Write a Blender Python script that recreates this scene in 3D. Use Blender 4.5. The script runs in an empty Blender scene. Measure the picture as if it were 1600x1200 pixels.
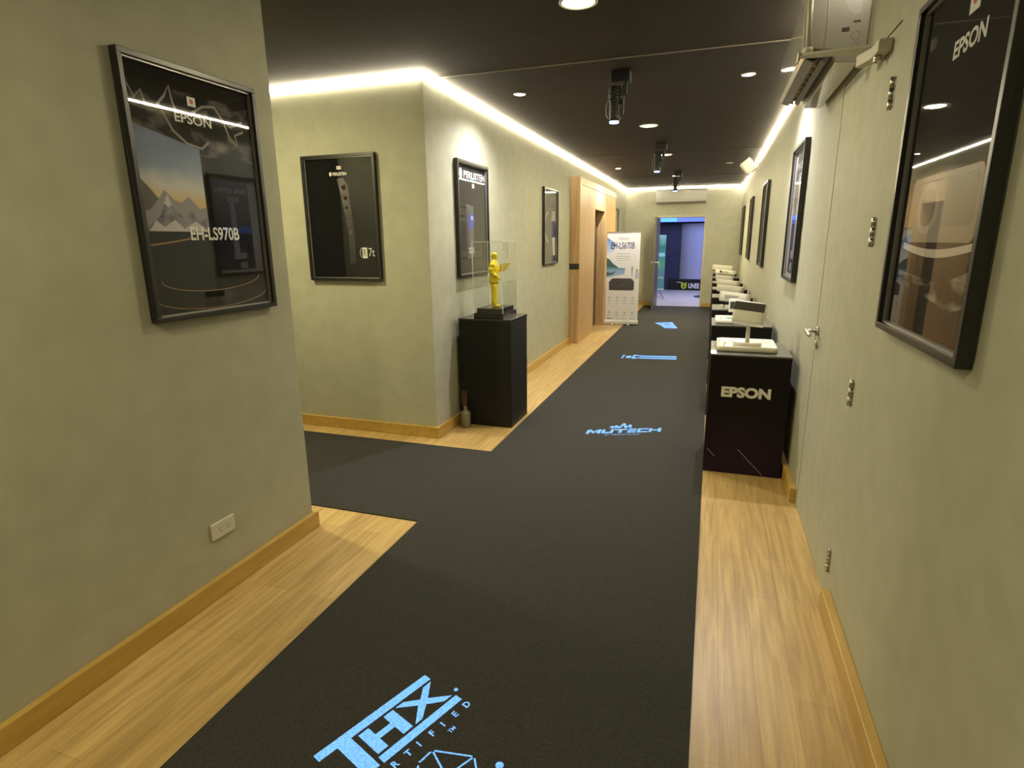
import bpy, bmesh, math, random
from mathutils import Vector, Matrix
from mathutils.geometry import delaunay_2d_cdt
random.seed(7)
sc = bpy.context.scene
COL = sc.collection
PI = math.pi

# ------------------------------------------------------------------ camera
F_PX, YAW, PITCH, ROLL, HC = 903.9, -0.32808, -0.24220, -0.010081, 1.55
cy, sy, cp, sp = math.cos(YAW), math.sin(YAW), math.cos(PITCH), math.sin(PITCH)
fw = Vector((sy*cp, cy*cp, sp)); r0 = Vector((cy, -sy, 0)); u0 = r0.cross(fw)
rt = math.cos(ROLL)*r0 + math.sin(ROLL)*u0
up = -math.sin(ROLL)*r0 + math.cos(ROLL)*u0
cam = bpy.data.cameras.new('camera'); camo = bpy.data.objects.new('camera', cam); COL.objects.link(camo)
cam.sensor_fit = 'HORIZONTAL'; cam.sensor_width = 36.0; cam.lens = F_PX/1600*36
cam.clip_start = 0.02; cam.clip_end = 60
camo.matrix_world = Matrix(((rt.x, up.x, -fw.x, 0), (rt.y, up.y, -fw.y, 0), (rt.z, up.z, -fw.z, HC), (0, 0, 0, 1)))
sc.camera = camo

# ------------------------------------------------------------------ world, exposure
w = bpy.data.worlds.new('world'); sc.world = w; w.use_nodes = True
w.node_tree.nodes['Background'].inputs[0].default_value = (0.5, 0.45, 0.35, 1)
w.node_tree.nodes['Background'].inputs[1].default_value = 0.05
sc.view_settings.view_transform = 'Standard'; sc.view_settings.look = 'None'
sc.view_settings.gamma = 1.0; sc.view_settings.use_curve_mapping = False
sc.view_settings.exposure = 0.0
sc.cycles.use_denoising = True
sc.cycles.max_bounces = 8; sc.cycles.transparent_max_bounces = 16
sc.cycles.sample_clamp_indirect = 6.0
sc.cycles.caustics_reflective = False

# light levels (lamps are built further down, in their own builders)
P_ROUND = 42.0      # watts of each round ceiling light
P_SPOT = 135.0      # watts of each small downlight
S_STRIP = 120.0      # radiance of the strip along the ceiling edge
P_GOBO = 9000.0     # watts inside each logo projector
C_ROUND = (1.0, 0.88, 0.50); C_SPOT = (1.0, 0.96, 0.94); C_STRIP = (1.0, 0.90, 0.66); C_GOBO = (0.15, 0.42, 1.0)

# ------------------------------------------------------------------ dimensions
H = 2.716; XL = -2.025; XR = 0.573; YE = 14.39
YA, YB = 2.456, 4.05          # the side passage opens between these

# ------------------------------------------------------------------ materials
def lin(c):
    if isinstance(c, str):
        c = [int(c[i:i+2], 16)/255 for i in (0, 2, 4)]
        return tuple((x/12.92 if x <= .04045 else ((x+.055)/1.055)**2.4) for x in c)
    return tuple(c)
MC = {}
def mat(name, col, rough=.5, metal=0, emit=0, spec=.5, coat=0):
    if name in MC: return MC[name]
    m = bpy.data.materials.new(name); m.use_nodes = True
    b = m.node_tree.nodes['Principled BSDF']
    c = lin(col)
    b.inputs['Base Color'].default_value = (*c, 1); b.inputs['Roughness'].default_value = rough
    b.inputs['Metallic'].default_value = metal; b.inputs['Specular IOR Level'].default_value = spec
    b.inputs['Coat Weight'].default_value = coat
    if emit:
        b.inputs['Emission Color'].default_value = (*c, 1); b.inputs['Emission Strength'].default_value = emit
    MC[name] = m; return m
def nt(m): return m.node_tree, m.node_tree.nodes, m.node_tree.links
def noise_mat(name, c1, c2, scale, rough=.6, bump=0.0, detail=4, mapping=(1, 1, 1), dist=.002, lo=.3, hi=.7, spec=.5, coat=0):
    m = mat(name, c1, rough, spec=spec, coat=coat); t, n, l = nt(m); b = n['Principled BSDF']
    tc = n.new('ShaderNodeTexCoord'); mp = n.new('ShaderNodeMapping'); mp.inputs['Scale'].default_value = mapping
    no = n.new('ShaderNodeTexNoise'); no.inputs['Scale'].default_value = scale; no.inputs['Detail'].default_value = detail
    cr = n.new('ShaderNodeValToRGB')
    cr.color_ramp.elements[0].position = lo; cr.color_ramp.elements[0].color = (*lin(c1), 1)
    cr.color_ramp.elements[1].position = hi; cr.color_ramp.elements[1].color = (*lin(c2), 1)
    l.new(tc.outputs['Object'], mp.inputs['Vector']); l.new(mp.outputs[0], no.inputs['Vector'])
    l.new(no.outputs['Fac'], cr.inputs[0]); l.new(cr.outputs[0], b.inputs['Base Color'])
    if bump:
        bp = n.new('ShaderNodeBump'); bp.inputs['Strength'].default_value = bump; bp.inputs['Distance'].default_value = dist
        l.new(no.outputs['Fac'], bp.inputs['Height']); l.new(bp.outputs[0], b.inputs['Normal'])
    return m
def ramp_mat(name, axis, a, b_, stops, rough=.5, nscale=0, namp=0):
    """printed artwork and panel tones: colours run along one axis between a and b_"""
    m = mat(name, stops[0][1], rough); t, n, l = nt(m); b = n['Principled BSDF']
    tc = n.new('ShaderNodeTexCoord'); sx = n.new('ShaderNodeSeparateXYZ'); mr = n.new('ShaderNodeMapRange')
    mr.inputs['From Min'].default_value = a; mr.inputs['From Max'].default_value = b_
    cr = n.new('ShaderNodeValToRGB'); e = cr.color_ramp.elements
    e[0].position = stops[0][0]; e[0].color = (*lin(stops[0][1]), 1)
    e[1].position = stops[-1][0]; e[1].color = (*lin(stops[-1][1]), 1)
    for p, c in stops[1:-1]:
        k = e.new(p); k.color = (*lin(c), 1)
    l.new(tc.outputs['Object'], sx.inputs[0]); l.new(sx.outputs[axis], mr.inputs['Value'])
    src = mr.outputs['Result']
    if nscale:
        no = n.new('ShaderNodeTexNoise'); no.inputs['Scale'].default_value = nscale; no.inputs['Detail'].default_value = 6
        l.new(tc.outputs['Object'], no.inputs['Vector'])
        ma = n.new('ShaderNodeMath'); ma.operation = 'MULTIPLY_ADD'; ma.inputs[1].default_value = namp
        l.new(no.outputs['Fac'], ma.inputs[0]); l.new(src, ma.inputs[2])
        sb = n.new('ShaderNodeMath'); sb.operation = 'SUBTRACT'; sb.inputs[1].default_value = namp*.5
        l.new(ma.outputs[0], sb.inputs[0]); src = sb.outputs[0]
    l.new(src, cr.inputs[0]); l.new(cr.outputs[0], b.inputs['Base Color'])
    return m
def glass_mat(name, ior=1.55, tint=(1, 1, 1)):
    m = bpy.data.materials.new(name); m.use_nodes = True; t, n, l = nt(m)
    n.remove(n['Principled BSDF'])
    out = n['Material Output']; tr = n.new('ShaderNodeBsdfTransparent'); tr.inputs[0].default_value = (*tint, 1)
    gl = n.new('ShaderNodeBsdfGlossy'); gl.inputs['Roughness'].default_value = .015
    fr = n.new('ShaderNodeFresnel'); fr.inputs[0].default_value = ior; mx = n.new('ShaderNodeMixShader')
    ge = n.new('ShaderNodeNewGeometry'); iv = n.new('ShaderNodeMath'); iv.operation = 'SUBTRACT'; iv.inputs[0].default_value = 1
    mu = n.new('ShaderNodeMath'); mu.operation = 'MULTIPLY'
    l.new(ge.outputs['Backfacing'], iv.inputs[1]); l.new(iv.outputs[0], mu.inputs[0]); l.new(fr.outputs[0], mu.inputs[1])
    l.new(mu.outputs[0], mx.inputs[0]); l.new(tr.outputs[0], mx.inputs[1]); l.new(gl.outputs[0], mx.inputs[2])
    l.new(mx.outputs[0], out.inputs[0]); return m

M_wall = noise_mat('painted_plaster', (.385, .380, .292), (.435, .430, .335), 9, rough=.62, bump=.12, detail=8, dist=.004, spec=.3)
M_ceil = noise_mat('ceiling_paint', (.034, .026, .018), (.042, .033, .024), 5, rough=.7, spec=.3)
M_carpet = noise_mat('carpet_pile', (.018, .0175, .0155), (.056, .054, .049), 260, rough=.95, bump=.5, detail=3, dist=.004, lo=.25, hi=.75, spec=.15)
M_black = mat('black_laminate', (.012, .011, .011), .22)
M_blackm = mat('matt_black', (.010, .010, .010), .5, spec=.25)
M_frame = mat('dark_frame_metal', (.016, .015, .015), .32)
M_white = mat('white_plastic', (.60, .575, .49), .38)
M_whitegloss = mat('gloss_white_plastic', (.62, .61, .58), .10, coat=.5)
M_chrome = mat('brushed_steel', (.62, .60, .56), .28, metal=1)
M_ink = mat('white_ink', (.80, .80, .78), .5)
M_dark = mat('dark_slot', (.02, .019, .017), .5)
M_skirt = noise_mat('oak_skirting', (.42, .26, .055), (.52, .34, .09), 3, rough=.4, mapping=(8, 1, 8), detail=5)
M_veneer = noise_mat('oak_veneer', (.36, .22, .095), (.52, .35, .175), 3.0, rough=.42, mapping=(9, 9, .5), detail=6)
M_yellow = mat('yellow_paint', (.86, .66, .01), .38)
M_glass = glass_mat('picture_glass', 1.6)
M_acryl = glass_mat('clear_acrylic', 1.45, (.97, .98, .97))

def floor_mat():
    m = mat('oak_planks', (.5, .35, .16), .36); t, n, l = nt(m); b = n['Principled BSDF']
    tc = n.new('ShaderNodeTexCoord'); sx = n.new('ShaderNodeSeparateXYZ'); cb = n.new('ShaderNodeCombineXYZ')
    l.new(tc.outputs['Object'], sx.inputs[0]); l.new(sx.outputs[1], cb.inputs[0]); l.new(sx.outputs[0], cb.inputs[1])
    br = n.new('ShaderNodeTexBrick'); br.inputs['Scale'].default_value = 1.0
    br.inputs['Brick Width'].default_value = .95; br.inputs['Row Height'].default_value = .125
    br.inputs['Mortar Size'].default_value = .0012; br.inputs['Mortar Smooth'].default_value = .3
    br.inputs['Color1'].default_value = (.48, .33, .130, 1); br.inputs['Color2'].default_value = (.57, .405, .165, 1)
    br.inputs['Mortar'].default_value = (.34, .22, .09, 1); br.offset = .37
    l.new(cb.outputs[0], br.inputs['Vector'])
    mp = n.new('ShaderNodeMapping'); mp.inputs['Scale'].default_value = (26, 1.6, 1)
    l.new(tc.outputs['Object'], mp.inputs['Vector'])
    no = n.new('ShaderNodeTexNoise'); no.inputs['Scale'].default_value = 1.6; no.inputs['Detail'].default_value = 6; no.inputs['Distortion'].default_value = .6
    l.new(mp.outputs[0], no.inputs['Vector'])
    cr = n.new('ShaderNodeValToRGB'); cr.color_ramp.elements[0].position = .3; cr.color_ramp.elements[1].position = .68
    cr.color_ramp.elements[0].color = (.60, .54, .46, 1); cr.color_ramp.elements[1].color = (1.08, 1.06, 1.03, 1)
    l.new(no.outputs['Fac'], cr.inputs[0])
    mx = n.new('ShaderNodeMix'); mx.data_type = 'RGBA'; mx.blend_type = 'MULTIPLY'; mx.inputs[0].default_value = .8
    l.new(br.outputs['Color'], mx.inputs[6]); l.new(cr.outputs[0], mx.inputs[7]); l.new(mx.outputs[2], b.inputs['Base Color'])
    return m
M_floor = floor_mat()

def paper(m):
    b = m.node_tree.nodes['Principled BSDF']; b.inputs['Specular IOR Level'].default_value = .08; b.inputs['Roughness'].default_value = .8
    return m

# ------------------------------------------------------------------ mesh helpers
def ident(u, v, w_): return (u, v, w_)
class G:
    """collects geometry in world coordinates, builds ONE mesh object"""
    def __init__(s): s.v = []; s.f = []; s.m = []; s.sm = []
    def add(s, vs, fs, mi=0, smooth=False):
        o = len(s.v); s.v += [tuple(x) for x in vs]
        for f in fs: s.f.append([o+i for i in f]); s.m.append(mi); s.sm.append(smooth)
        return s
    def box(s, x0, x1, y0, y1, z0, z1, mi=0, P=ident):
        c = [P(x, y, z) for x in (x0, x1) for y in (y0, y1) for z in (z0, z1)]
        return s.add(c, [(0, 1, 3, 2), (4, 6, 7, 5), (0, 4, 5, 1), (2, 3, 7, 6), (0, 2, 6, 4), (1, 5, 7, 3)], mi)
    def prism(s, pts, a, b, mi=0, P=ident):
        """pts in (u,v), extruded in w from a to b"""
        n = len(pts)
        vs = [P(u, v, a) for u, v in pts] + [P(u, v, b) for u, v in pts]
        return s.add(vs, [tuple(range(n)), tuple(range(2*n-1, n-1, -1))] + [(i, (i+1) % n, n+(i+1) % n, n+i) for i in range(n)], mi)
    def poly(s, pts, w_, mi=0, P=ident):
        return s.add([P(u, v, w_) for u, v in pts], [tuple(range(len(pts)))], mi)
    def rect(s, u0, u1, v0, v1, w_, mi=0, P=ident):
        return s.poly([(u0, v0), (u1, v0), (u1, v1), (u0, v1)], w_, mi, P)
    def cyl(s, p0, p1, r_0, r_1=None, n=20, mi=0, cap=True):
        r_1 = r_0 if r_1 is None else r_1
        p0, p1 = Vector(p0), Vector(p1); d = (p1-p0).normalized()
        a = d.orthogonal().normalized(); b = d.cross(a)
        vs = [p0 + (a*math.cos(t)+b*math.sin(t))*r_0 for t in [2*PI*i/n for i in range(n)]]
        vs += [p1 + (a*math.cos(t)+b*math.sin(t))*r_1 for t in [2*PI*i/n for i in range(n)]]
        s.add(vs, [(i, (i+1) % n, n+(i+1) % n, n+i) for i in range(n)], mi, True)
        if cap: s.add(vs, [tuple(range(n-1, -1, -1)), tuple(range(n, 2*n))], mi)
        return s
    def tube(s, pts, r, n=10, mi=0):
        for a, b in zip(pts[:-1], pts[1:]): s.cyl(a, b, r, r, n, mi)
        return s
    def rings(s, rings, mi=0, cap=True, smooth=True):
        n = len(rings[0]); vs = [p for r in rings for p in r]; fs = []
        for k in range(len(rings)-1):
            for i in range(n): fs.append((k*n+i, k*n+(i+1) % n, (k+1)*n+(i+1) % n, (k+1)*n+i))
        s.add(vs, fs, mi, smooth)
        if cap: s.add(rings[0]+rings[-1], [tuple(range(n-1, -1, -1)), tuple(range(n, 2*n))], mi)
        return s
    def lathe(s, prof, c, n=28, mi=0, ring=False):
        if ring: prof = list(prof)+[prof[0]]
        return s.rings([[(c[0]+r*math.cos(2*PI*i/n), c[1]+r*math.sin(2*PI*i/n), c[2]+z) for i in range(n)] for r, z in prof], mi, cap=not ring)
    def ball(s, c, rx, ry, rz, mi=0, n=16, k=10, R=None):
        rs = []
        for j in range(k+1):
            t = PI*(j+.15*(1 if j == 0 else -1 if j == k else 0))/k
            ring = []
            for i in range(n):
                a = 2*PI*i/n
                p = Vector((rx*math.sin(t)*math.cos(a), ry*math.sin(t)*math.sin(a), -rz*math.cos(t)))
                if R: p = R @ p
                ring.append(tuple(Vector(c)+p))
            rs.append(ring)
        return s.rings(rs, mi)
    def build(s, name, mats, parent=None, bevel=0, seg=2, fix=True):
        me = bpy.data.meshes.new(name)
        off = Vector(parent_loc(parent)) if parent else Vector((0, 0, 0))
        me.from_pydata([tuple(Vector(p)-off) for p in s.v], [], s.f)
        for i, p in enumerate(me.polygons): p.material_index = s.m[i]; p.use_smooth = s.sm[i]
        if not isinstance(mats, (list, tuple)): mats = [mats]
        for m in mats: me.materials.append(m)
        bm = bmesh.new(); bm.from_mesh(me)
        bmesh.ops.remove_doubles(bm, verts=bm.verts, dist=1e-6)
        if fix: bmesh.ops.recalc_face_normals(bm, faces=bm.faces)
        bm.to_mesh(me); bm.free(); me.update()
        o = bpy.data.objects.new(name, me); COL.objects.link(o)
        if parent: o.parent = parent
        if bevel:
            b = o.modifiers.new('bevel', 'BEVEL'); b.width = bevel; b.segments = seg; b.limit_method = 'ANGLE'; b.angle_limit = .6
        return o
def parent_loc(p):
    v = Vector(p.location)
    while p.parent: p = p.parent; v += Vector(p.location)
    return v
def thing(name, label, cat, loc, group=None):
    o = bpy.data.objects.new(name, None); COL.objects.link(o); o.location = loc; o.empty_display_size = .05
    return tag(o, label, cat, group)
def tag(o, label, cat, group=None, kind=None):
    o['label'] = label; o['category'] = cat
    if group: o['group'] = group
    if kind: o['kind'] = kind
    return o
def struct(o, label=None):
    o['kind'] = 'structure'
    if label: o['label'] = label
    return o
def shift(o, loc):
    """give a one-mesh thing an origin at its base"""
    o.data.transform(Matrix.Translation(-Vector(loc))); o.location = loc; return o

# text -> outline mesh in (a,b)
def text_mesh(body, size, bold=0.0, xs=1.0, shear=0.0, spacing=1.0):
    cu = bpy.data.curves.new('t', 'FONT'); cu.body = body; cu.size = size; cu.offset = bold; cu.shear = shear
    cu.space_character = spacing; cu.resolution_u = 4
    ob = bpy.data.objects.new('t', cu); COL.objects.link(ob)
    bpy.context.view_layer.update()
    me = bpy.data.meshes.new_from_object(ob.evaluated_get(bpy.context.evaluated_depsgraph_get()))
    vs = [(v.co.x*xs, v.co.y) for v in me.vertices]; fs = [tuple(p.vertices) for p in me.polygons]
    COL.objects.unlink(ob); bpy.data.objects.remove(ob); bpy.data.curves.remove(cu); bpy.data.meshes.remove(me)
    return vs, fs
def text(g, body, u, v, height, w_, P, mi=0, width=None, align='L', bold=.0, shear=0, thick=0):
    """text with cap height `height`, lower left corner (u,v); width fixes the total width"""
    vs, fs = text_mesh(body, 1.0, bold, 1, shear)
    x0 = min(p[0] for p in vs); x1 = max(p[0] for p in vs); y0 = 0.0; y1 = max(p[1] for p in vs)
    k = height/(y1-y0); kx = (width/(x1-x0)) if width else k
    if align == 'C': u -= (x1-x0)*kx/2
    pts = [(u+(a-x0)*kx, v+b*k) for a, b in vs]
    g.add([P(a, b, w_) for a, b in pts], fs, mi)
    if thick:
        g.add([P(a, b, w_-thick) for a, b in pts], fs, mi)
        e = {}
        for f in fs:
            for i in range(len(f)):
                q = (f[i], f[(i+1) % len(f)]); e[tuple(sorted(q))] = e.get(tuple(sorted(q)), 0)+1
        for (a, b), c in e.items():
            if c == 1: g.add([P(*pts[a], w_), P(*pts[b], w_), P(*pts[b], w_-thick), P(*pts[a], w_-thick)], [(0, 1, 2, 3)], mi)
    return g

# wall planes: u runs to the viewer's right, v is height, w comes out of the wall
PL = lambda u, v, w_: (XL+w_, u, v)            # left wall, u = y
PR = lambda u, v, w_: (XR-w_, -u, v)           # right wall, u = -y
PT = lambda u, v, w_: (u, YB-w_, v)            # wall across the side passage
PE = lambda u, v, w_: (u, YE-w_, v)            # end wall

# ================================================================== STRUCTURE
struct(G().box(-6, XR+.3, -4, YE, -.2, 0).build('floor', M_floor))
struct(G().box(-6, XR+.3, -4, YE+.16, H, H+.2).build('ceiling', M_ceil))
struct(G().box(-3.85, XL, -4, YA, 0, H).build('wall_left', M_wall, bevel=.004))
struct(G().box(-6, -3.85, -4, .9, 0, H).build('wall_left', mat('unlit_space_black', (.012, .011, .010), .8)))  # unseen dark block added so the poster glass reflects an unlit space
struct(G().box(-6, XL, YB, YE, 0, H).build('wall_left', M_wall, bevel=.004))
struct(G().box(-6.2, -6, -4.2, YE+.2, -.2, H+.2).build('wall_side', M_wall))
struct(G().box(-6, XR+.3, -4.2, -4, -.2, H+.2).build('wall_back', M_wall))
# right wall with the door hole
DY0, DY1, DZ = 2.578, 3.545, 2.287
g = G().box(XR, XR+.3, -4, DY0, 0, H).box(XR, XR+.3, DY1, YE+.16, 0, H).box(XR, XR+.3, DY0, DY1, DZ, H)
g.box(XR+.06, XR+.3, DY0, DY1, 0, DZ)
struct(g.build('wall_right', M_wall))
# end wall with the doorway
EX0, EX1, EZ = -1.225, -.215, 2.04
g = G().box(XL-.3, EX0, YE, YE+.16, 0, H).box(EX1, XR, YE, YE+.16, 0, H).box(EX0, EX1, YE, YE+.16, EZ, H)
struct(g.build('wall_front', M_wall))
BH, BT = .092, .028
for n_, args in (('baseboard_left', (XL, XL+BT, -4, YA+.02)), ('baseboard_left', (XL, XL+BT, YB-BT, 8.68)),
                 ('baseboard_left', (XL, XL+BT, 12.02, YE)), ('baseboard_side', (-6, XL, YB-BT, YB)),
                 ('baseboard_side', (-3.85, XL, YA, YA+.02)),
                 ('baseboard_right', (XR-.036, XR, -4, 2.505)), ('baseboard_right', (XR-.036, XR, 3.585, YE)),
                 ('baseboard_front', (XL+BT, EX0-.05, YE-.028, YE)), ('baseboard_front', (EX1+.05, XR-.036, YE-.028, YE))):
    struct(G().box(*args, 0, BH).build(n_, M_skirt, bevel=.004))
# thin jointing line and panel seams in the ceiling
M_seam = mat('seam_bead', (.30, .26, .20), .5); M_seam2 = mat('seam_dark', (.035, .03, .024), .7)
struct(G().box(XL, XR, 4.222, 4.234, H-.004, H+.002).build('trim_1', M_seam))
for i, y in enumerate((8.72, 12.0)):
    struct(G().box(XL, XR, y, y+.02, H-.003, H+.002).build('trim_%d' % (i+2), M_seam2))
# door frame in the end wall
g = G().box(EX0-.05, EX0, YE-.012, YE+.16, 0, EZ+.05).box(EX1, EX1+.05, YE-.012, YE+.16, 0, EZ+.05).box(EX0, EX1, YE-.012, YE+.16, EZ, EZ+.05)
struct(g.build('trim_4', mat('door_frame_paint', (.46, .42, .32), .5), bevel=.003))

# right-hand flush door
d1 = bpy.data.objects.new('door_1', None); COL.objects.link(d1); d1.location = (XR, DY0, 0)
struct(d1, 'flush beige door in the right wall with four steel hinges and a lever handle')
lf = G().box(XR+.001, XR+.045, DY0+.005, DY1-.006, .004, DZ-.006).build('door_leaf', M_wall, d1, bevel=.002)
for z in (.19, .943, 1.57, 2.05):
    g = G()
    for k in range(3): g.cyl((XR-.006, DY0, z-.055+k*.037), (XR-.006, DY0, z-.055+k*.037+.035), .0075, n=14)
    g.box(XR-.0015, XR+.001, DY0-.028, DY0+.028, z-.05, z+.05)
    g.build('hinge', M_chrome, lf)
g = G().cyl((XR, 3.485, 1.06), (XR-.012, 3.485, 1.06), .025, n=24).cyl((XR-.01, 3.485, 1.06), (XR-.058, 3.485, 1.06), .010)
g.cyl((XR-.058, 3.495, 1.06), (XR-.058, 3.375, 1.052), .011).ball((XR-.058, 3.372, 1.052), .011, .011, .011)
g.build('door_handle', M_chrome, lf)
g = G().cyl((XR, 3.485, .985), (XR-.010, 3.485, .985), .022, n=24)
g.cyl((XR-.009, 3.485, .988), (XR-.014, 3.485, .988), .008)
g.build('lock_cover', M_chrome, lf)
# end door, standing open into the corridor
d2 = bpy.data.objects.new('door_2', None); COL.objects.link(d2); d2.location = (EX0, YE, 0)
struct(d2, 'dark grey door standing open at the far end of the corridor')
lf2 = G().box(EX0-.008, EX0+.030, YE-.985, YE-.02, .012, EZ-.012).build('door_leaf', mat('grey_door_paint', (.10, .09, .085), .4), d2, bevel=.003)
g = G()
for sx, x in ((-1, EX0-.008), (1, EX0+.030)):
    g.cyl((x, YE-.93, 1.05), (x+sx*.012, YE-.93, 1.05), .026).cyl((x, YE-.93, 1.05), (x+sx*.06, YE-.93, 1.05), .011)
    g.cyl((x+sx*.06, YE-.94, 1.05), (x+sx*.06, YE-.82, 1.05), .011)
g.build('door_handle', M_chrome, lf2)

# carpet runner, T shaped
g = G().prism([(-1.487, -4), (.036, -4), (.036, YE-.03), (-1.487, YE-.03), (-1.487, 3.858), (-6, 3.858), (-6, 2.68), (-1.487, 2.68)], 0, .006)
tag(g.build('carpet', M_carpet), 'charcoal carpet runner down the corridor, branching into the side passage', 'carpet')

# ================================================================== ROOM BEYOND THE END DOOR
M_lfloor = noise_mat('pale_floor', (.38, .37, .38), (.44, .43, .44), 3, rough=.35)
struct(G().box(-3.5, 2, YE, 19.4, -.2, -.001).build('floor', M_lfloor))
struct(G().box(-3.5, 2, YE+.16, 19.4, 2.75, 2.9).build('ceiling', mat('lounge_ceiling', (.30, .32, .38), .7)))
M_navy = mat('navy_wall', (.008, .010, .045), .6)
struct(G().box(-3.5, 2, 19.2, 19.4, 0, 2.75).build('wall_back', M_navy))
struct(G().box(-3.7, -3.5, YE+.16, 19.4, 0, 2.75).build('wall_left', M_navy))
struct(G().box(2, 2.2, YE+.16, 19.4, 0, 2.75).build('wall_right', M_navy))
t = thing('wall_panel', 'pale lavender screen panel on the navy wall seen through the end door', 'screen', (-.4, 19.15, .33))
G().box(-.94, .55, 19.13, 19.19, .335, 2.03).build('panel_face', ramp_mat('panel_ramp', 'X', -.54, .0, [(0, (.10, .10, .12)), (.5, (.26, .28, .38)), (1, (.34, .37, .55))], .6), t, bevel=.01)  # panel tone runs from dark grey to lavender across its width
g = G().box(-1.25, .55, 19.12, 19.2, .005, .325)
t = thing('sign_board', 'black skirting board with green U emblem and white UNEE lettering', 'sign', (-.4, 19.16, 0))
g.build('board', M_blackm, t)
PB = lambda u, v, w_: (u, 19.118-w_, v)
g = G(); text(g, 'UNEE', -.645, .065, .15, .0015, PB, width=.325, bold=.03); g.build('lettering', mat('cool_white_ink', (.75, .78, .8), .5), t)  # plain cool white ink, no emission
g = G()
def arc(cx, cyy, r0_, r1_, a0, a1, n=14):
    return [(cx+r0_*math.cos(a0+(a1-a0)*i/n), cyy+r0_*math.sin(a0+(a1-a0)*i/n)) for i in range(n+1)] + \
           [(cx+r1_*math.cos(a1-(a1-a0)*i/n), cyy+r1_*math.sin(a1-(a1-a0)*i/n)) for i in range(n+1)]
g.rect(-.862, -.822, .12, .245, .0015, 0, PB).rect(-.742, -.702, .12, .245, .0015, 0, PB)
g.poly(arc(-.782, .12, .080, .04, PI, 2*PI), .0015, 0, PB)
g.rect(-.80, -.764, .12, .225, .0015, 0, PB).rect(-1.0, -.862, .235, .25, .0015, 1, PB)
g.build('emblem', [mat('lime_ink', (.55, .65, .02), .5), M_ink], t)
t = thing('bulkhead', 'blue lit bulkhead band above the navy wall beyond the end door', 'bulkhead', (-.6, 19.05, 2.06))
G().box(-3.49, 1.99, 18.9, 19.195, 2.065, 2.745).build('box_face', mat('bulkhead_paint', (.25, .35, .7), .6), t)
G().box(-1.75, -1.09, 18.885, 18.9, 2.075, 2.24).build('light_panel', mat('blue_light_panel', (.12, .42, 1.0), .5, emit=.9), t)
# teal pull-up banner beyond the door
t = thing('banner_stand', 'teal pull-up banner half hidden behind the open end door', 'banner', (-1.36, 16.6, 0))
PT2 = lambda u, v, w_: (u, 16.6-w_, v)
G().box(-1.62, -1.205, 16.597, 16.603, .235, 1.67).build('banner_print', ramp_mat('teal_print', 'Z', .2, 1.7, [(0, (.08, .30, .32)), (.3, (.10, .26, .36)), (.45, (.10, .35, .25)), (.6, (.05, .25, .30)), (.8, (.02, .20, .16)), (1, (.25, .52, .55))], .5, 6, .3), t)
G().box(-1.64, -1.20, 16.57, 16.63, .195, .235).build('base', mat('pale_cyan_metal', (.45, .6, .65), .4), t)
g = G()
for x0, x1 in ((-1.33, -1.15), (-1.5, -1.66)):
    g.cyl((x0, 16.6, .20), (x1, 16.05, .004), .007)
g.cyl((-1.42, 16.62, .2), (-1.42, 17.05, .004), .007)
g.build('stand_legs', M_blackm, t)
g = G(); text(g, 'EXTRA', -1.42, .50, .06, .004, PT2, width=.19); g.rect(-1.43, -1.22, 1.10, 1.20, .004, 1, PT2)
g.poly([(-1.44+.0, .72), (-1.36, .78), (-1.33, .9), (-1.36, 1.0), (-1.44, 1.08)], .004, 2, PT2)
g.build('artwork', [M_ink, mat('cyan_ink', (.25, .65, .75), .5), mat('leaf_green_ink', (.15, .55, .15), .5)], t)
tag(shift(G().lathe([(.001, 0), (.50, 0), (.51, .004), (.50, .010), (.001, .010)], (.085, 17.0, 0), 48).build('floor_mat', M_dark), (.085, 17.0, 0)),
    'dark round mat on the pale floor beyond the end door', 'mat')
lb = bpy.data.lights.new('lounge_light', 'AREA'); lb.energy = 75; lb.size = 2.2; lb.color = (.42, .52, 1.0)
lo = bpy.data.objects.new('lounge_light', lb); COL.objects.link(lo); lo.location = (-.8, 17.4, 2.74)
lb2 = bpy.data.lights.new('lounge_light', 'AREA'); lb2.energy = 75; lb2.size = .8; lb2.color = (.95, .85, 1.0)
lo2 = bpy.data.objects.new('lounge_light', lb2); COL.objects.link(lo2); lo2.location = (-.5, 16.0, 2.74)

# ================================================================== LIGHTS
def strip(name, a, b, label):
    m = mat('strip_glow', C_STRIP, emit=S_STRIP)
    x0, x1 = sorted((a[0], b[0])); y0, y1 = sorted((a[1], b[1]))
    o = G().box(x0, x1, y0, y1, H-.024, H-.009).build(name, m)
    shift(o, ((x0+x1)/2, (y0+y1)/2, H-.024)); return tag(o, label, 'light strip', 'light strips along the ceiling edge')
S = .013
strip('light_strip', (XL+.001, YB-S), (XL+S, YE-.001), 'glowing light strip along the top of the long left wall')
strip('light_strip', (-5.9, YB-S), (XL+.001, YB-.001), 'glowing light strip over the wall across the side passage')
strip('light_strip', (XL+.015, YE-S), (XR-.015, YE-.001), 'glowing light strip over the end wall and its air conditioner')
strip('light_strip', (XR-S, 3.0), (XR-.001, YE-.001), 'glowing light strip along the top of the right wall')

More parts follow.
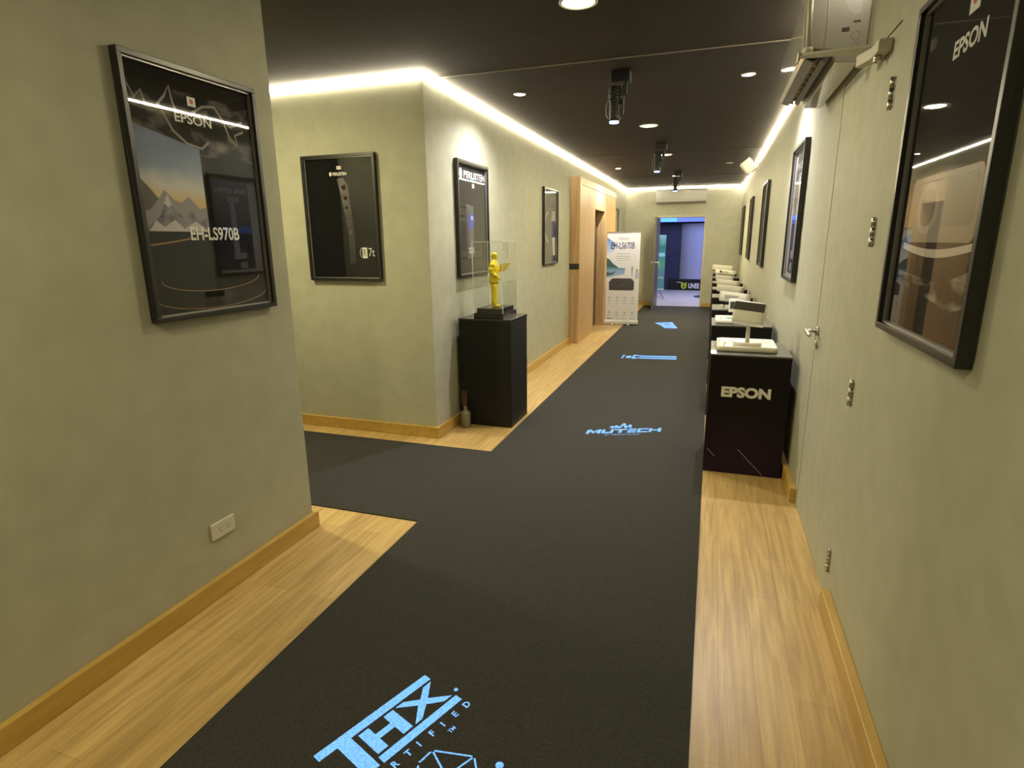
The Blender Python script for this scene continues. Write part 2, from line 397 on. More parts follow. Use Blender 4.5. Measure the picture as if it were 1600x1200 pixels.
M_round = mat('round_light_glow', (1.0, .93, .55), emit=9); M_spotg = mat('spot_glow', (1.0, .95, .9), emit=60)
def round_light(x, y, label, k=1.0):
    t = thing('ceiling_light', label, 'ceiling light', (x, y, H), 'round ceiling lights')
    g = G().lathe([(.098, 0), (.098, -.006), (.086, -.010), (.082, -.004), (.082, 0)], (x, y, H), 40, ring=True); g.build('rim', M_white, t)
    g = G().lathe([(.001, -.003), (.082, -.003), (.082, -.001), (.001, -.001)], (x, y, H), 40); g.build('diffuser', M_round, t)
    l = bpy.data.lights.new('lamp', 'AREA'); l.shape = 'DISK'; l.size = .16; l.energy = P_ROUND*k; l.color = C_ROUND
    o = bpy.data.objects.new('lamp', l); COL.objects.link(o); o.parent = t; o.location = (0, 0, -.012)
for x, y, k, lab in ((-1.18, -.23, 1.1, 'round ceiling light above the viewer'), (-.724, 3.22, .50, 'round ceiling light at the top edge of the photo'),
               (-.724, 6.67, .62, 'round ceiling light beyond the first hanging logo projector'),
               (-.724, 8.95, .62, 'round ceiling light beside the second logo projector'),
               (-.724, 11.9, 2.0, 'round ceiling light in front of the end wall'),
               (-3.25, 2.78, 1.15, 'round ceiling light inside the side passage, behind the near wall')):
    round_light(x, y, lab, k)
def downlight(x, y, label, lit=True, k=1.0):
    t = thing('downlight', label, 'ceiling light', (x, y, H), 'small round downlights')
    G().lathe([(.052, 0), (.052, -.005), (.040, -.006), (.038, 0)], (x, y, H), 32, ring=True).build('rim', M_white, t)
    G().lathe([(.001, -.003), (.038, -.003), (.038, -.001), (.001, -.001)], (x, y, H), 32).build('lamp_face', M_spotg if lit else M_white, t)
    if lit:
        l = bpy.data.lights.new('lamp', 'SPOT'); l.energy = P_SPOT*k; l.color = C_SPOT; l.shadow_soft_size = .018
        l.spot_size = math.radians(150); l.spot_blend = 1.0
        o = bpy.data.objects.new('lamp', l); COL.objects.link(o); o.parent = t; o.location = (0, 0, -.03)
downlight(-1.58, 4.914, 'bright small downlight above the yellow figurine pedestal')
downlight(-1.59, 10.31, 'bright small downlight above the lift surround')
downlight(.16, 4.956, 'bright small downlight above the front display plinth')
downlight(.16, 10.3, 'unlit small downlight over the far plinths', False)

# gobo projectors: a lamp, a stencil plate and a black barrel; the light through the plate draws the logo
def loops_of(vs, fs):
    """outline loops of a flat mesh"""
    e = {}
    for f in fs:
        for i in range(len(f)):
            a, b = f[i], f[(i+1) % len(f)]
            if (b, a) in e: del e[(b, a)]
            else: e[(a, b)] = 1
    nx = {}
    for a, b in e: nx.setdefault(a, []).append(b)
    out = []
    while nx:
        s0 = next(iter(nx)); lp = [s0]; c = s0
        while True:
            n_ = nx[c].pop()
            if not nx[c]: del nx[c]
            if n_ == s0: break
            lp.append(n_); c = n_
            if c not in nx: break
        if len(lp) > 2: out.append([vs[i] for i in lp])
    return out
def weld(vs, fs):
    key = {}; rep = []; nv = []
    for v in vs:
        k = (round(v[0], 6), round(v[1], 6))
        if k not in key: key[k] = len(nv); nv.append(v)
        rep.append(key[k])
    return nv, [tuple(rep[i] for i in f) for f in fs]
def tloops(body, height, width=None, bold=0.0):
    out = []; x = 0
    vs, fs = text_mesh(body, 1.0, bold)
    vs, fs = weld(vs, fs)
    x0 = min(p[0] for p in vs); x1 = max(p[0] for p in vs); y1 = max(p[1] for p in vs)
    k = height/y1; kx = width/(x1-x0) if width else k
    return [[((a-x0)*kx, b*k) for a, b in lp] for lp in loops_of(vs, fs)]
def stencil(loops, L, zp, r):
    """disc with the loops cut out; loops are given on the floor and drawn back towards lamp L onto height zp"""
    k = (L[2]-zp)/L[2]
    allp = [[(1000*r*math.cos(2*PI*i/40), 1000*r*math.sin(2*PI*i/40)) for i in range(40)]]
    allp += [[((x-L[0])*k*1000, (y-L[1])*k*1000) for x, y in lp] for lp in loops]
    vs, es = [], []
    for lp in allp:
        o = len(vs); vs += [Vector(p) for p in lp]; es += [(o+i, o+(i+1) % len(lp)) for i in range(len(lp))]
    ov, oe, of, *_ = delaunay_2d_cdt(vs, es, [], 0, 1e-6)
    def inside(p, lp):
        c = False
        for (x0, y0), (x1, y1) in zip(lp, lp[1:]+lp[:1]):
            if (y0 > p[1]) != (y1 > p[1]) and p[0] < (x1-x0)*(p[1]-y0)/(y1-y0)+x0: c = not c
        return c
    fs = []
    for f in of:
        c = (sum(ov[i][0] for i in f)/len(f), sum(ov[i][1] for i in f)/len(f))
        if inside(c, allp[0]) and sum(inside(c, lp) for lp in allp[1:]) % 2 == 0: fs.append(tuple(f))
    vs = [(L[0]+v[0]/1000, L[1]+v[1]/1000, zp) for v in ov]
    return vs, fs
def projector(x, y, loops, label, k=1.0, aim=None):
    t = thing('logo_projector', label, 'projector', (x, y, H), 'ceiling logo projectors')
    ax, ay = x-.045, y
    g = G().box(x-.065, x+.065, y-.06, y+.06, H-.075, H); g.build('ceiling_mount', M_blackm, t, bevel=.004)
    g = G().cyl((x+.035, y-.02, H-.07), (x+.035, y-.02, H-.16), .012).box(x+.012, x+.022, y-.02, y+.02, H-.28, H-.09)
    g.cyl((x+.02, y, H-.20), (x-.01, y, H-.20), .014)
    g.build('swivel_arm', M_blackm, t, bevel=.001)
    # barrel (open at the bottom)
    n = 28
    g = G()
    prof = [(.001, H-.095), (.042, H-.095), (.044, H-.10), (.044, H-.19), (.035, H-.205), (.033, H-.30), (.033, H-.335)]
    inner = [(.028, H-.335), (.028, H-.20), (.001, H-.20)]
    g.lathe([(r, z-H) for r, z in prof+inner], (ax, ay, H), n)
    for j in range(5): g.lathe([(.044, -.11-j*.016), (.050, -.112-j*.016), (.050, -.116-j*.016), (.044, -.118-j*.016)], (ax, ay, H), n, ring=True)
    brl = g.build('barrel', M_blackm, t)
    g = G().lathe([(.026, -.338), (.033, -.338), (.034, -.334), (.034, -.326), (.0335, -.326), (.026, -.334)], (ax, ay, H), n, ring=True)
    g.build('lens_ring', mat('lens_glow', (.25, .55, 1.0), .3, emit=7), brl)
    g = G().tube([(ax-.05, ay, H-.19), (ax-.062, ay, H-.22), (ax-.06, ay, H-.28), (ax-.04, ay, H-.31)], .0022, 6)
    g.build('safety_wire', M_chrome, brl)
    G().tube([(ax+.034, ay, H-.28), (ax+.045, ay, H-.31), (ax+.034, ay, H-.33)], .0022, 6).build('safety_wire', M_chrome, brl)
    L = (ax, ay, H-.22); zp = H-.30
    vs, fs = stencil(loops, L, zp, .0275)
    G().add(vs, fs).build('stencil_plate', M_blackm, brl, fix=False)
    l = bpy.data.lights.new('lamp', 'SPOT'); l.energy = P_GOBO*k; l.color = C_GOBO; l.shadow_soft_size = 0.0
    l.spot_size = math.radians(26); l.spot_blend = 0.0
    o = bpy.data.objects.new('lamp', l); COL.objects.link(o); o.parent = t; o.location = Vector(L)-Vector(t.location)
    return t
def place(lps, fn): return [[fn(a, b) for a, b in lp] for lp in lps]

# logo 1: MUTECH with small mark above
def fM(a, b):   # a along the words (0..1), b up
    return (-.89+.585*a, 4.47+.235*a+b*1.25)
W1 = [(0, 0), (0, .085), (.05, .085), (.095, .045), (.14, .085), (.19, .085), (.19, 0), (.145, 0), (.145, .052), (.095, .004), (.045, .052), (.045, 0)]
lps = [W1,
       [(.205, .085), (.245, .085), (.245, .028), (.32, .028), (.32, .085), (.36, .085), (.36, 0), (.205, 0)],
       [(.372, .085), (.535, .085), (.535, .060), (.475, .060), (.475, 0), (.432, 0), (.432, .060), (.372, .060)],
       [(.55, .085), (.665, .085), (.665, .065), (.55, .065)], [(.55, .052), (.665, .052), (.665, .033), (.55, .033)], [(.55, .020), (.665, .020), (.665, 0), (.55, 0)],
       [(.68, .085), (.82, .085), (.82, .062), (.72, .062), (.72, .024), (.82, .024), (.82, 0), (.68, 0)],
       [(.835, .085), (.875, .085), (.875, .055), (.955, .055), (.955, .085), (1, .085), (1, 0), (.955, 0), (.955, .032), (.875, .032), (.875, 0), (.835, 0)],
       [(.27, .12), (.30, .16), (.335, .16), (.335, .105), (.305, .105), (.305, .125)],
       [(.345, .105), (.345, .17), (.375, .17), (.41, .135), (.44, .215), (.475, .215), (.51, .135), (.535, .18), (.57, .18), (.585, .105), (.555, .105), (.545, .14), (.52, .105), (.49, .105), (.46, .17), (.43, .105), (.40, .105), (.375, .135), (.375, .105)]]
lps = place(lps, fM)
lps += place(tloops('BY THEATER HOUSE', .022, .46), lambda a, b: fM(.27+a, b-.045))
projector(-.70, 4.56, lps, 'black logo projector nearest the viewer, hanging over the blue floor wordmark')
# logo 2: long narrow wordmark seen end on
f2 = lambda a, b: (-1.07+.72*a, 7.70+.10*a+b)
lps = [[(0, 0), (0, .26), (.03, .26), (.03, 0)],
       [(.07, .06), (.07, .17), (.085, .19), (.15, .19), (.165, .17), (.165, .06), (.15, .04), (.085, .04)],
       [(.185, 0), (.185, .27), (.215, .27), (.30, .24), (.30, .20), (.22, .18), (.22, .09), (.30, .07), (.30, .03), (.215, 0)],
       [(.315, .02), (.315, .09), (.98, .10), (1.0, .01)], [(.315, .15), (.315, .23), (.985, .24), (.985, .15)]]
projector(-.69, 7.93, place(lps, f2), 'second logo projector, hanging beside a round ceiling light')
# logo 3: slanted block
A = [(-.955, 11.316), (-.639, 11.491), (-.615, 11.2), (-.53, 10.721), (-.683, 10.52)]
cx3, cy3 = -.68, 11.05
lps = [[(-.955, 11.316), (-.80, 11.43), (-.639, 11.491), (-.60, 11.23), (-.50, 10.74), (-.55, 10.56), (-.683, 10.50), (-.80, 10.95)]]
lps += [[(-.86, 11.30), (-.70, 11.40), (-.69, 11.35), (-.84, 11.25)], [(-.80, 11.15), (-.66, 11.25), (-.65, 11.20), (-.785, 11.10)], [(-.76, 10.98), (-.62, 11.08), (-.61, 11.03), (-.74, 10.93)], [(-.70, 10.72), (-.58, 10.80), (-.575, 10.75), (-.69, 10.67)]]
projector(-.66, 11.2, lps, 'third logo projector, near the end wall')
# logo 4: nearest, diagonal THX mark
def f4(s_, t_): return (-1.067+.377*s_+.926*t_, 1.185+.926*s_-.377*t_)
lps = [[(0, 0), (.4535, 0), (.4535, .032), (.115, .032), (.115, .185), (.065, .185), (.065, .032), (0, .032)],
       [(.128, .158), (.46, .158), (.46, .188), (.128, .188)],
       [(.135, .042), (.175, .042), (.175, .080), (.235, .080), (.235, .042), (.275, .042), (.275, .148), (.235, .148), (.235, .104), (.175, .104), (.175, .148), (.135, .148)],
       [(.285, .042), (.32, .042), (.365, .078), (.41, .042), (.445, .042), (.387, .093), (.450, .148), (.415, .148), (.365, .110), (.315, .148), (.285, .148), (.343, .093)]]
lps = place(lps, f4)
for i, ch in enumerate('CERTIFIED'):
    lps += place(tloops(ch, .024, None, .03), lambda a, b: f4(.035+i*.051+a, .228-b))
lps += place(tloops('TM', .014, None, .02), lambda a, b: f4(.335+a, .262-b))
lps += place([[(.478+.008*math.cos(k*PI/5), .140+.008*math.sin(k*PI/5)) for k in range(10)]], f4)
def seg(a, b, wd=.006, e=.006):
    a, b = Vector(a), Vector(b); d = (b-a).normalized(); a = a+d*e; b = b-d*e; n_ = Vector((-d.y, d.x))*wd/2
    return [tuple(a+n_), tuple(b+n_), tuple(b-n_), tuple(a-n_)]
A_, B_, C_, D_, E_, F_ = (-.745, 1.262), (-.724, 1.319), (-.591, 1.339), (-.545, 1.262), (-.59, 1.19), (-.70, 1.185)
cc = (-.645, 1.25)
for a, b in ((A_, B_), (B_, C_), (C_, D_), (D_, E_), (E_, F_), (F_, A_), (B_, cc), (C_, cc), (F_, cc), (D_, cc)): lps.append(seg(a, b))
lps.append([(-.506+.013*math.cos(k*PI/6), 1.335+.013*math.sin(k*PI/6)) for k in range(12)])
projector(-.74, 1.38, lps, 'logo projector above the nearest blue floor logo, out of view overhead')
tag(shift(G().lathe([(.001, 0), (.03, 0), (.03, -.008), (.01, -.012), (.008, -.035), (.028, -.04), (.028, -.044), (.001, -.05)], (-.78, 13.3, H)).build('fire_sprinkler', M_chrome), (-.78, 13.3, H)),
    'small sprinkler head on the ceiling in front of the end wall', 'sprinkler')

# ================================================================== PICTURES
def picture(label, P, ua, ub, va, vb, bg, art, depth=.036, group='framed posters', fm=None):
    t = thing('framed_poster', label, 'framed poster', P((ua+ub)/2, va, 0), group)
    b = .020; g = G()
    for (a0, a1, b0, b1) in ((ua, ub, vb-b, vb), (ua, ub, va, va+b), (ua, ua+b, va+b, vb-b), (ub-b, ub, va+b, vb-b)):
        g.box(a0, a1, b0, b1, .001, depth, 0, P)
    g.build('frame', fm or M_frame, t, bevel=.002)
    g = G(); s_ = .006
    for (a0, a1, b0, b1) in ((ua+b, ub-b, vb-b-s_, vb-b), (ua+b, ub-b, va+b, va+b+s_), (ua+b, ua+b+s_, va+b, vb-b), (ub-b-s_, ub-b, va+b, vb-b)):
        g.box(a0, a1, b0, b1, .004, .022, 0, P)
    g.build('inner_edge_glint', mat('edge_glint_silver', (.42, .41, .39), .3, metal=.7), t)  # pale strips paint the light caught by the dark frame's inner edges
    pr = G().box(ua+.01, ub-.01, va+.01, vb-.01, .002, .008, 0, P).build('print', paper(bg), t)
    if art: art(pr, P, ua+b, ub-b, va+b, vb-b, .0085)
    G().box(ua+b-.002, ub-b+.002, va+b-.002, vb-b+.002, .014, .017, 0, P).build('glass', M_glass, t)
    return t
WZ0, WZ1 = 1.255, 2.205
ink = M_ink; gold_ink = mat('gold_ink', (.30, .16, .05), .5)

def band(pts, wd):
    """thin ribbon polygon along pts"""
    L_, R_ = [], []
    for i, p in enumerate(pts):
        a = Vector(pts[max(i-1, 0)]); b = Vector(pts[min(i+1, len(pts)-1)]); d = (b-a).normalized(); n_ = Vector((-d.y, d.x))*wd/2
        L_.append(tuple(Vector(p)+n_)); R_.append(tuple(Vector(p)-n_))
    return L_ + R_[::-1]
def ribbon(g, pts, wd, w_, P, mi=0):
    q = band(pts, wd); n = len(pts)
    for i in range(n-1): g.poly([q[i], q[i+1], q[2*n-2-i], q[2*n-1-i]], w_, mi, P)

def art_a(t, P, u0, u1, v0, v1, w_):
    # mountain picture
    sky = ramp_mat('mountain_sky', 'Z', 1.62-WZ0, 1.97-WZ0, [(0, (.45, .30, .15)), (.28, (.62, .40, .16)), (.45, (.55, .54, .52)), (.62, (.20, .27, .42)), (1, (.04, .08, .22))], .5, 7, .28)
    G().poly([(u0, 1.60), (1.985, 1.60), (1.985, 1.925), (u0, 1.985)], w_, 0, P).build('picture', sky, t)
    g = G()
    g.poly([(u0, 1.60), (u0, 1.80), (1.70, 1.785), (1.73, 1.755), (1.78, 1.70), (1.80, 1.60)], w_+.0005, 0, P)
    g.poly([(u0, 1.60), (u0, 1.67), (1.72, 1.68), (1.76, 1.72), (1.79, 1.755), (1.83, 1.72), (1.86, 1.71), (1.90, 1.735), (1.95, 1.69), (1.985, 1.70), (1.985, 1.60)], w_+.0008, 1, P)
    g.poly([(u0, 1.60), (1.72, 1.63), (1.76, 1.66), (1.80, 1.74), (1.825, 1.68), (1.87, 1.65), (1.90, 1.69), (1.94, 1.64), (1.985, 1.66), (1.985, 1.60)], w_+.0011, 2, P)
    g.poly([(1.78, 1.705), (1.80, 1.74), (1.815, 1.70), (1.80, 1.69)], w_+.0014, 3, P)
    g.poly([(1.70, 1.60), (1.735, 1.64), (1.77, 1.615), (1.82, 1.645), (1.86, 1.61), (1.92, 1.64), (1.985, 1.60)], w_+.0014, 3, P)
    g.build('mountains', [mat('hill_ink', (.05, .04, .04), .5), mat('far_ridge_ink', (.22, .20, .22), .5),
                          noise_mat('peak_ink', (.02, .022, .045), (.26, .24, .30), 26, .5), mat('snow_ink', (.50, .45, .46), .5)], t)
    # pale lightning-like swirl
    g = G()
    sw = [[(1.68, 2.075), (1.70, 2.11), (1.72, 2.07), (1.75, 2.10), (1.765, 2.05), (1.80, 2.055)],
          [(1.80, 2.05), (1.85, 2.10), (1.875, 2.14), (1.885, 2.08), (1.90, 2.05)],
          [(1.97, 2.06), (2.03, 2.095), (2.09, 2.105), (2.13, 2.06), (2.17, 2.04), (2.24, 2.07)],
          [(2.13, 2.06), (2.16, 1.99), (2.20, 1.965), (2.19, 2.01), (2.24, 2.03)],
          [(1.83, 2.045), (1.87, 1.98), (1.93, 1.94), (2.0, 1.93), (2.04, 1.96)]]
    for s_ in sw: ribbon(g, s_, .010, w_+.0004, P, 0)
    g.build('cloud_swirl', mat('pale_swirl_ink', (.30, .28, .27), .8, spec=.1), t)
    G().rect(u0+.003, u1-.003, 1.90, 2.13, w_-.0001, 0, P).build('smoke_picture', noise_mat('smoke_print', (.012, .011, .010), (.30, .27, .25), 9, .8, mapping=(1, .8, 1.5), detail=7, lo=.50, hi=.80, spec=.1), t)
    g = G()
    for rr, yy in ((.30, 1.345), (.26, 1.41)):
        ribbon(g, [(1.98+rr*math.cos(a), yy+rr*.20*math.sin(a)) for a in [PI+PI*k/24 for k in range(25)]], .0035, w_+.0003, P)
    ribbon(g, [(u0, 1.545), (1.80, 1.56), (1.90, 1.575)], .006, w_+.0003, P)
    g.build('gold_curves', gold_ink, t)
    g = G().rect(1.955, 1.995, 2.085, 2.12, w_+.0006, 0, P)
    g.poly([(1.975+.009*math.cos(k*PI/8), 2.1025+.009*math.sin(k*PI/8)) for k in range(16)], w_+.0010, 1, P)
    g.build('flag', [ink, mat('flag_red', (.55, .02, .02), .5)], t)
    g = G(); text(g, 'EPSON', 1.885, 2.018, .036, w_+.0006, P, width=.18, bold=.02)
    g.build('headline', ink, t); g = G(); text(g, 'EH-LS970B', 1.885, 1.568, .052, w_+.0016, P, width=.26, bold=.02); g.build('lettering', ink, t)
picture('tall framed poster with a mountain picture and EH-LS970B, on the near left wall', PL, 1.655, 2.312, WZ0, 2.22, noise_mat('poster_black_brown', (.006, .006, .006), (.018, .015, .013), 4, .5), art_a)

def art_t(t, P, u0, u1, v0, v1, w_):
    g = G()
    g.poly([(-2.79, 2.03), (-2.735, 2.035), (-2.695, 1.98), (-2.69, 1.90), (-2.665, 1.62), (-2.67, 1.40), (-2.72, 1.38), (-2.72, 1.60), (-2.755, 1.86)], w_+.0002, 0, P)
    for cx_, cz, r in ((-2.735, 1.965, .028), (-2.727, 1.885, .026), (-2.722, 1.815, .018), (-2.705, 1.70, .018), (-2.70, 1.63, .018)):
        g.poly(arc(cx_, cz, r, r*.75, 0, 2*PI, 20), w_+.0005, 1, P)
    g.build('speaker_picture', [ramp_mat('tower_ink', 'Z', 1.38-WZ0, 2.03-WZ0, [(0, (.012, .012, .014)), (.5, (.02, .018, .025)), (1, (.085, .065, .075))], .5), mat('mauve_ring_ink', (.16, .12, .13), .5)], t)
    g = G(); text(g, 'PERLISTEN', -2.825, 2.055, .022, w_+.0005, P, width=.125, bold=.03)
    g.poly([(-2.845+.011*math.cos(k*PI/8), 2.066+.016*math.sin(k*PI/8)) for k in range(16)], w_+.0005, 0, P)
    g.build('headline', ink, t); g = G(); text(g, '7t', -2.548, 1.445, .062, w_+.0005, P, width=.052)
    g.rect(-2.605, -2.562, 1.43, 1.512, w_+.0005, 0, P)
    ribbon(g, [(-2.615, 1.435), (-2.628, 1.47), (-2.615, 1.51)], .004, w_+.0005, P)
    g.build('lettering', ink, t)
    g = G(); text(g, 'R', -2.595, 1.447, .05, w_+.0009, P, width=.025); g.build('lettering', M_blackm, t)
    g = G().rect(-2.785, -2.745, 2.098, 2.122, w_+.0005, 0, P).rect(-2.785, -2.745, 2.108, 2.112, w_+.0008, 1, P)
    g.build('flag', [ink, mat('flag_stripe', (.4, .1, .1), .5)], t)
picture('framed black poster of a dark speaker tower, on the wall across the side passage', PT, -3.09, -2.438, WZ0, WZ1, mat('poster_black', (.008, .008, .009), .5), art_t)

def art_p(t, P, u0, u1, v0, v1, w_):
    g = G(); text(g, 'PERLISTEN', 4.72, 2.075, .055, w_+.0005, P, width=.48, bold=.03)
    g.poly([(4.66+.032*math.cos(k*PI/8), 2.10+.045*math.sin(k*PI/8)) for k in range(16)], w_+.0005, 0, P)
    g.build('headline', ink, t); g = G(); text(g, 'D215', 4.80, 1.45, .05, w_+.0005, P, width=.12, bold=.02); g.build('lettering', ink, t)
    G().rect(4.90, 4.95, 2.0, 2.035, w_+.0005, 0, P).build('flag', mat('flag_cream', (.7, .55, .45), .5), t)
    g = G().poly([(4.76, 1.86), (4.92, 1.85), (4.915, 1.42), (4.77, 1.40)], w_+.0003, 0, P)
    g.poly([(4.86+.075*math.cos(k*PI/8), 1.72+.075*math.sin(k*PI/8)) for k in range(16)], w_+.0006, 1, P)
    g.poly([(4.88+.02*math.cos(k*PI/8), 1.75+.02*math.sin(k*PI/8)) for k in range(16)], w_+.0009, 2, P)
    g.build('speaker_picture', [mat('grey_ink', (.07, .07, .08), .5), mat('blue_ink', (.03, .05, .30), .5), mat('pale_blue_ink', (.5, .6, .9), .5)], t)
picture('framed grey poster headed PERLISTEN, behind the yellow figurine', PL, 4.54, 5.24, WZ0, WZ1, mat('poster_charcoal', (.030, .027, .028), .5), art_p)

def art_m(t, P, u0, u1, v0, v1, w_):
    g = G().poly(arc(7.45, 1.72, .20, .165, PI*.55, PI*1.45, 24), w_+.0004, 0, P)
    g.build('white_curve', mat('pale_curve_ink', (.50, .50, .42), .5), t)
    g = G().poly([(7.62, 2.02), (7.70, 2.05), (7.75, 2.0), (7.72, 1.93), (7.65, 1.93)], w_+.0006, 0, P)
    g.poly([(7.60, 1.92), (7.78, 1.93), (7.80, 1.78), (7.58, 1.78)], w_+.0006, 3, P)
    g.poly([(7.56, 1.79), (7.80, 1.80), (7.82, 1.60), (7.58, 1.58)], w_+.0008, 1, P)
    g.poly([(7.62, 1.60), (7.76, 1.60), (7.78, 1.35), (7.68, 1.35)], w_+.0006, 2, P)
    g.rect(7.58, 7.82, 1.29, 1.36, w_+.0008, 0, P)
    g.build('abstract_picture', [mat('slate_ink', (.05, .05, .06), .5), mat('indigo_ink', (.03, .04, .16), .5), ink, mat('light_grey_ink', (.42, .41, .38), .5)], t)
picture('framed grey poster with blue and white shapes, between the figurine and the lift surround', PL, 7.17, 7.86, WZ0-.005, WZ1-.01, mat('poster_grey', (.22, .21, .19), .5), art_m, fm=M_frame)
picture('narrow-looking framed poster beyond the lift surround, by the end wall', PL, 12.55, 13.20, WZ0, WZ1, mat('poster_pale', (.45, .42, .34), .5), None)

def art_r(t, P, u0, u1, v0, v1, w_):
    # u = -y
    g = G().rect(-1.895, -1.83, 2.082, 2.15, w_+.0005, 0, P)
    g.poly([(-1.8625+.018*math.cos(k*PI/8), 2.116+.018*math.sin(k*PI/8)) for k in range(16)], w_+.0009, 1, P)
    g.build('flag', [ink, mat('flag_red2', (.55, .02, .05), .5)], t)
    g = G(); text(g, 'EPSON', -1.965, 2.00, .043, w_+.0005, P, width=.205, bold=.03); g.build('lettering', ink, t)
    # white projector picture
    def rr(a0, a1, b0, b1, r, n=6):
        o = []
        for cx_, cz, st in ((a1-r, b1-r, 0), (a0+r, b1-r, PI/2), (a0+r, b0+r, PI), (a1-r, b0+r, 1.5*PI)):
            o += [(cx_+r*math.cos(st+PI/2*k/n), cz+r*math.sin(st+PI/2*k/n)) for k in range(n+1)]
        return o
    g = G().poly(rr(-2.135, -1.63, 1.535, 1.715, .03), w_+.0003, 0, P)
    g.poly(rr(-1.86, -1.65, 1.575, 1.70, .02), w_+.0006, 1, P)
    g.poly([(-1.98+.085*math.cos(k*PI/12), 1.628+.07*math.sin(k*PI/12)) for k in range(24)], w_+.0006, 2, P)
    g.poly([(-1.98+.06*math.cos(k*PI/12), 1.628+.05*math.sin(k*PI/12)) for k in range(24)], w_+.0009, 3, P)
    n = 12
    g.poly([(-2.15+.53*k/n, 1.535-.018*math.sin(PI*k/n)) for k in range(n+1)] + [(-1.62-.53*k/n, 1.517-.022*math.sin(PI*k/n)) for k in range(n+1)], w_+.0012, 4, P)
    g.build('projector_picture', [mat('beige_body_ink', (.20, .17, .135), .5), mat('panel_ink', (.13, .12, .10), .5), mat('lens_rim_ink', (.30, .27, .23), .5), mat('lens_brown_ink', (.11, .075, .045), .5), mat('cream_ink', (.50, .47, .42), .5)], t)
    sp_ = noise_mat('splash_print', (.012, .011, .012), (.46, .42, .40), 8, .8, mapping=(1, .6, 2.2), detail=9, lo=.47, hi=.72, spec=.1)
    G().poly([(-2.16, 1.45), (-2.0, 1.44), (-1.80, 1.43), (-1.60, 1.475), (-1.575, 1.40), (-1.70, 1.365), (-1.9, 1.39), (-2.15, 1.41)], w_+.0003, 0, P).build('white_splash', sp_, t)
picture('large framed poster with EPSON and a white projector, on the near right wall', PR, -2.235, -1.535, 1.258, 2.21, mat('poster_deep', (.010, .009, .010), .5), art_r)

def art_r2(t, P, u0, u1, v0, v1, w_):
    g = G().rect(u0+.12, u1-.005, v0+.03, 1.73, w_+.0002, 0, P); g.rect(u0+.12, u1-.005, 1.73, v1-.03, w_+.0002, 1, P)
    g.rect(u0+.12, u1-.10, 1.655, 1.72, w_+.0006, 2, P)
    g.poly([(-4.86, 1.98), (-4.80, 1.98), (-4.79, 1.40), (-4.87, 1.40)], w_+.0009, 3, P)
    for v in (1.34, 1.43): g.rect(-4.95, -4.85, v-.03, v+.03, w_+.0009, 3, P)
    g.build('speaker_picture', [mat('navy_ink', (.02, .03, .08), .5), mat('grey_room_ink', (.12, .12, .13), .5), mat('bright_blue_ink', (.06, .18, .70), .5), mat('light_speaker_ink', (.55, .55, .58), .5)], t)
    g = G(); text(g, 'PERLISTEN', -5.03, 2.04, .045, w_+.0012, P, width=.40, bold=.02)
    g.build('headline', ink, t); g = G(); text(g, 'S7T', -4.92, 1.955, .05, w_+.0012, P, width=.17, bold=.03); g.build('lettering', ink, t)
picture('framed poster with blue and white speaker scene, on the right wall beyond the door', PR, -5.20, -4.55, WZ0-.01, WZ1, mat('poster_white', (.62, .61, .60), .5), art_r2)
for (ya, yb, lab, c) in ((7.43, 8.09, 'third framed poster along the right wall, pale with a thick black frame', (.30, .29, .26)),
                         (10.20, 10.87, 'fourth framed poster along the right wall, cream print', (.62, .58, .48)),
                         (12.97, 13.63, 'last framed poster on the right wall, beside the end wall', (.25, .23, .19))):
    def art_s(t, P, u0, u1, v0, v1, w_, c=c):
        G().rect(u0+.08, u1-.08, v0+.12, v1-.25, w_+.0003, 0, P).build('picture', mat('grey_block_ink%d' % int(c[0]*100), tuple(x*.45 for x in c), .5), t)
        g = G(); g.rect(u0+.15, u1-.15, v1-.17, v1-.13, w_+.0003, 0, P); g.build('title_bar', M_dark, t)
    picture(lab, PR, -yb, -ya, WZ0-.025, WZ1-.01, mat('poster_tone%d' % int(c[0]*100), c, .5), art_s)

# wall socket
t = thing('wall_socket', 'white double power socket low on the near left wall', 'power socket', (XL, 1.845, .264))
G().box(1.778, 1.910, .264, .340, 0, .010, 0, PL).build('cover_plate', M_white, t, bevel=.003)
g = G()
for c in (1.826, 1.866):
    g = G(); g.rect(c-.008, c-.005, .302, .311, .0102, 0, PL).rect(c+.005, c+.008, .302, .311, .0102, 0, PL)
    g.poly([(c+.003*math.cos(k*PI/6), .292+.003*math.sin(k*PI/6)) for k in range(12)], .0102, 0, PL); g.build('socket_holes', M_dark, t)

# ================================================================== PEDESTAL, CASE, FIGURINE, DIFFUSER
t = thing('pedestal', 'tall black pedestal under the yellow figurine by the left wall', 'pedestal', (-1.755, 4.675, 0))
G().box(-1.985, -1.522, 4.452, 4.90, .0, .905).build('body', M_blackm, t, bevel=.003)
G().box(-1.988, -1.519, 4.449, 4.903, .905, .923).build('top', M_black, t, bevel=.003)
t = thing('display_case', 'clear acrylic case on a black block covering the yellow figurine', 'display case', (-1.735, 4.675, .923))
CX0, CX1, CY0, CY1 = -1.865, -1.605, 4.50, 4.86
G().box(CX0, CX1, CY0, CY1, .923, .965).build('lower_block', M_black, t, bevel=.002)
G().box(CX0+.02, CX1-.02, CY0+.02, CY1-.02, .965, 1.005).build('upper_block', M_black, t, bevel=.002)
g = G(); th = .005; z0, z1 = .966, 1.547
g.box(CX0, CX1, CY0, CY0+th, z0, z1).box(CX0, CX1, CY1-th, CY1, z0, z1).box(CX0, CX0+th, CY0+th, CY1-th, z0, z1).box(CX1-th, CX1, CY0+th, CY1-th, z0, z1).box(CX0+th, CX1-th, CY0+th, CY1-th, z1-th, z1)
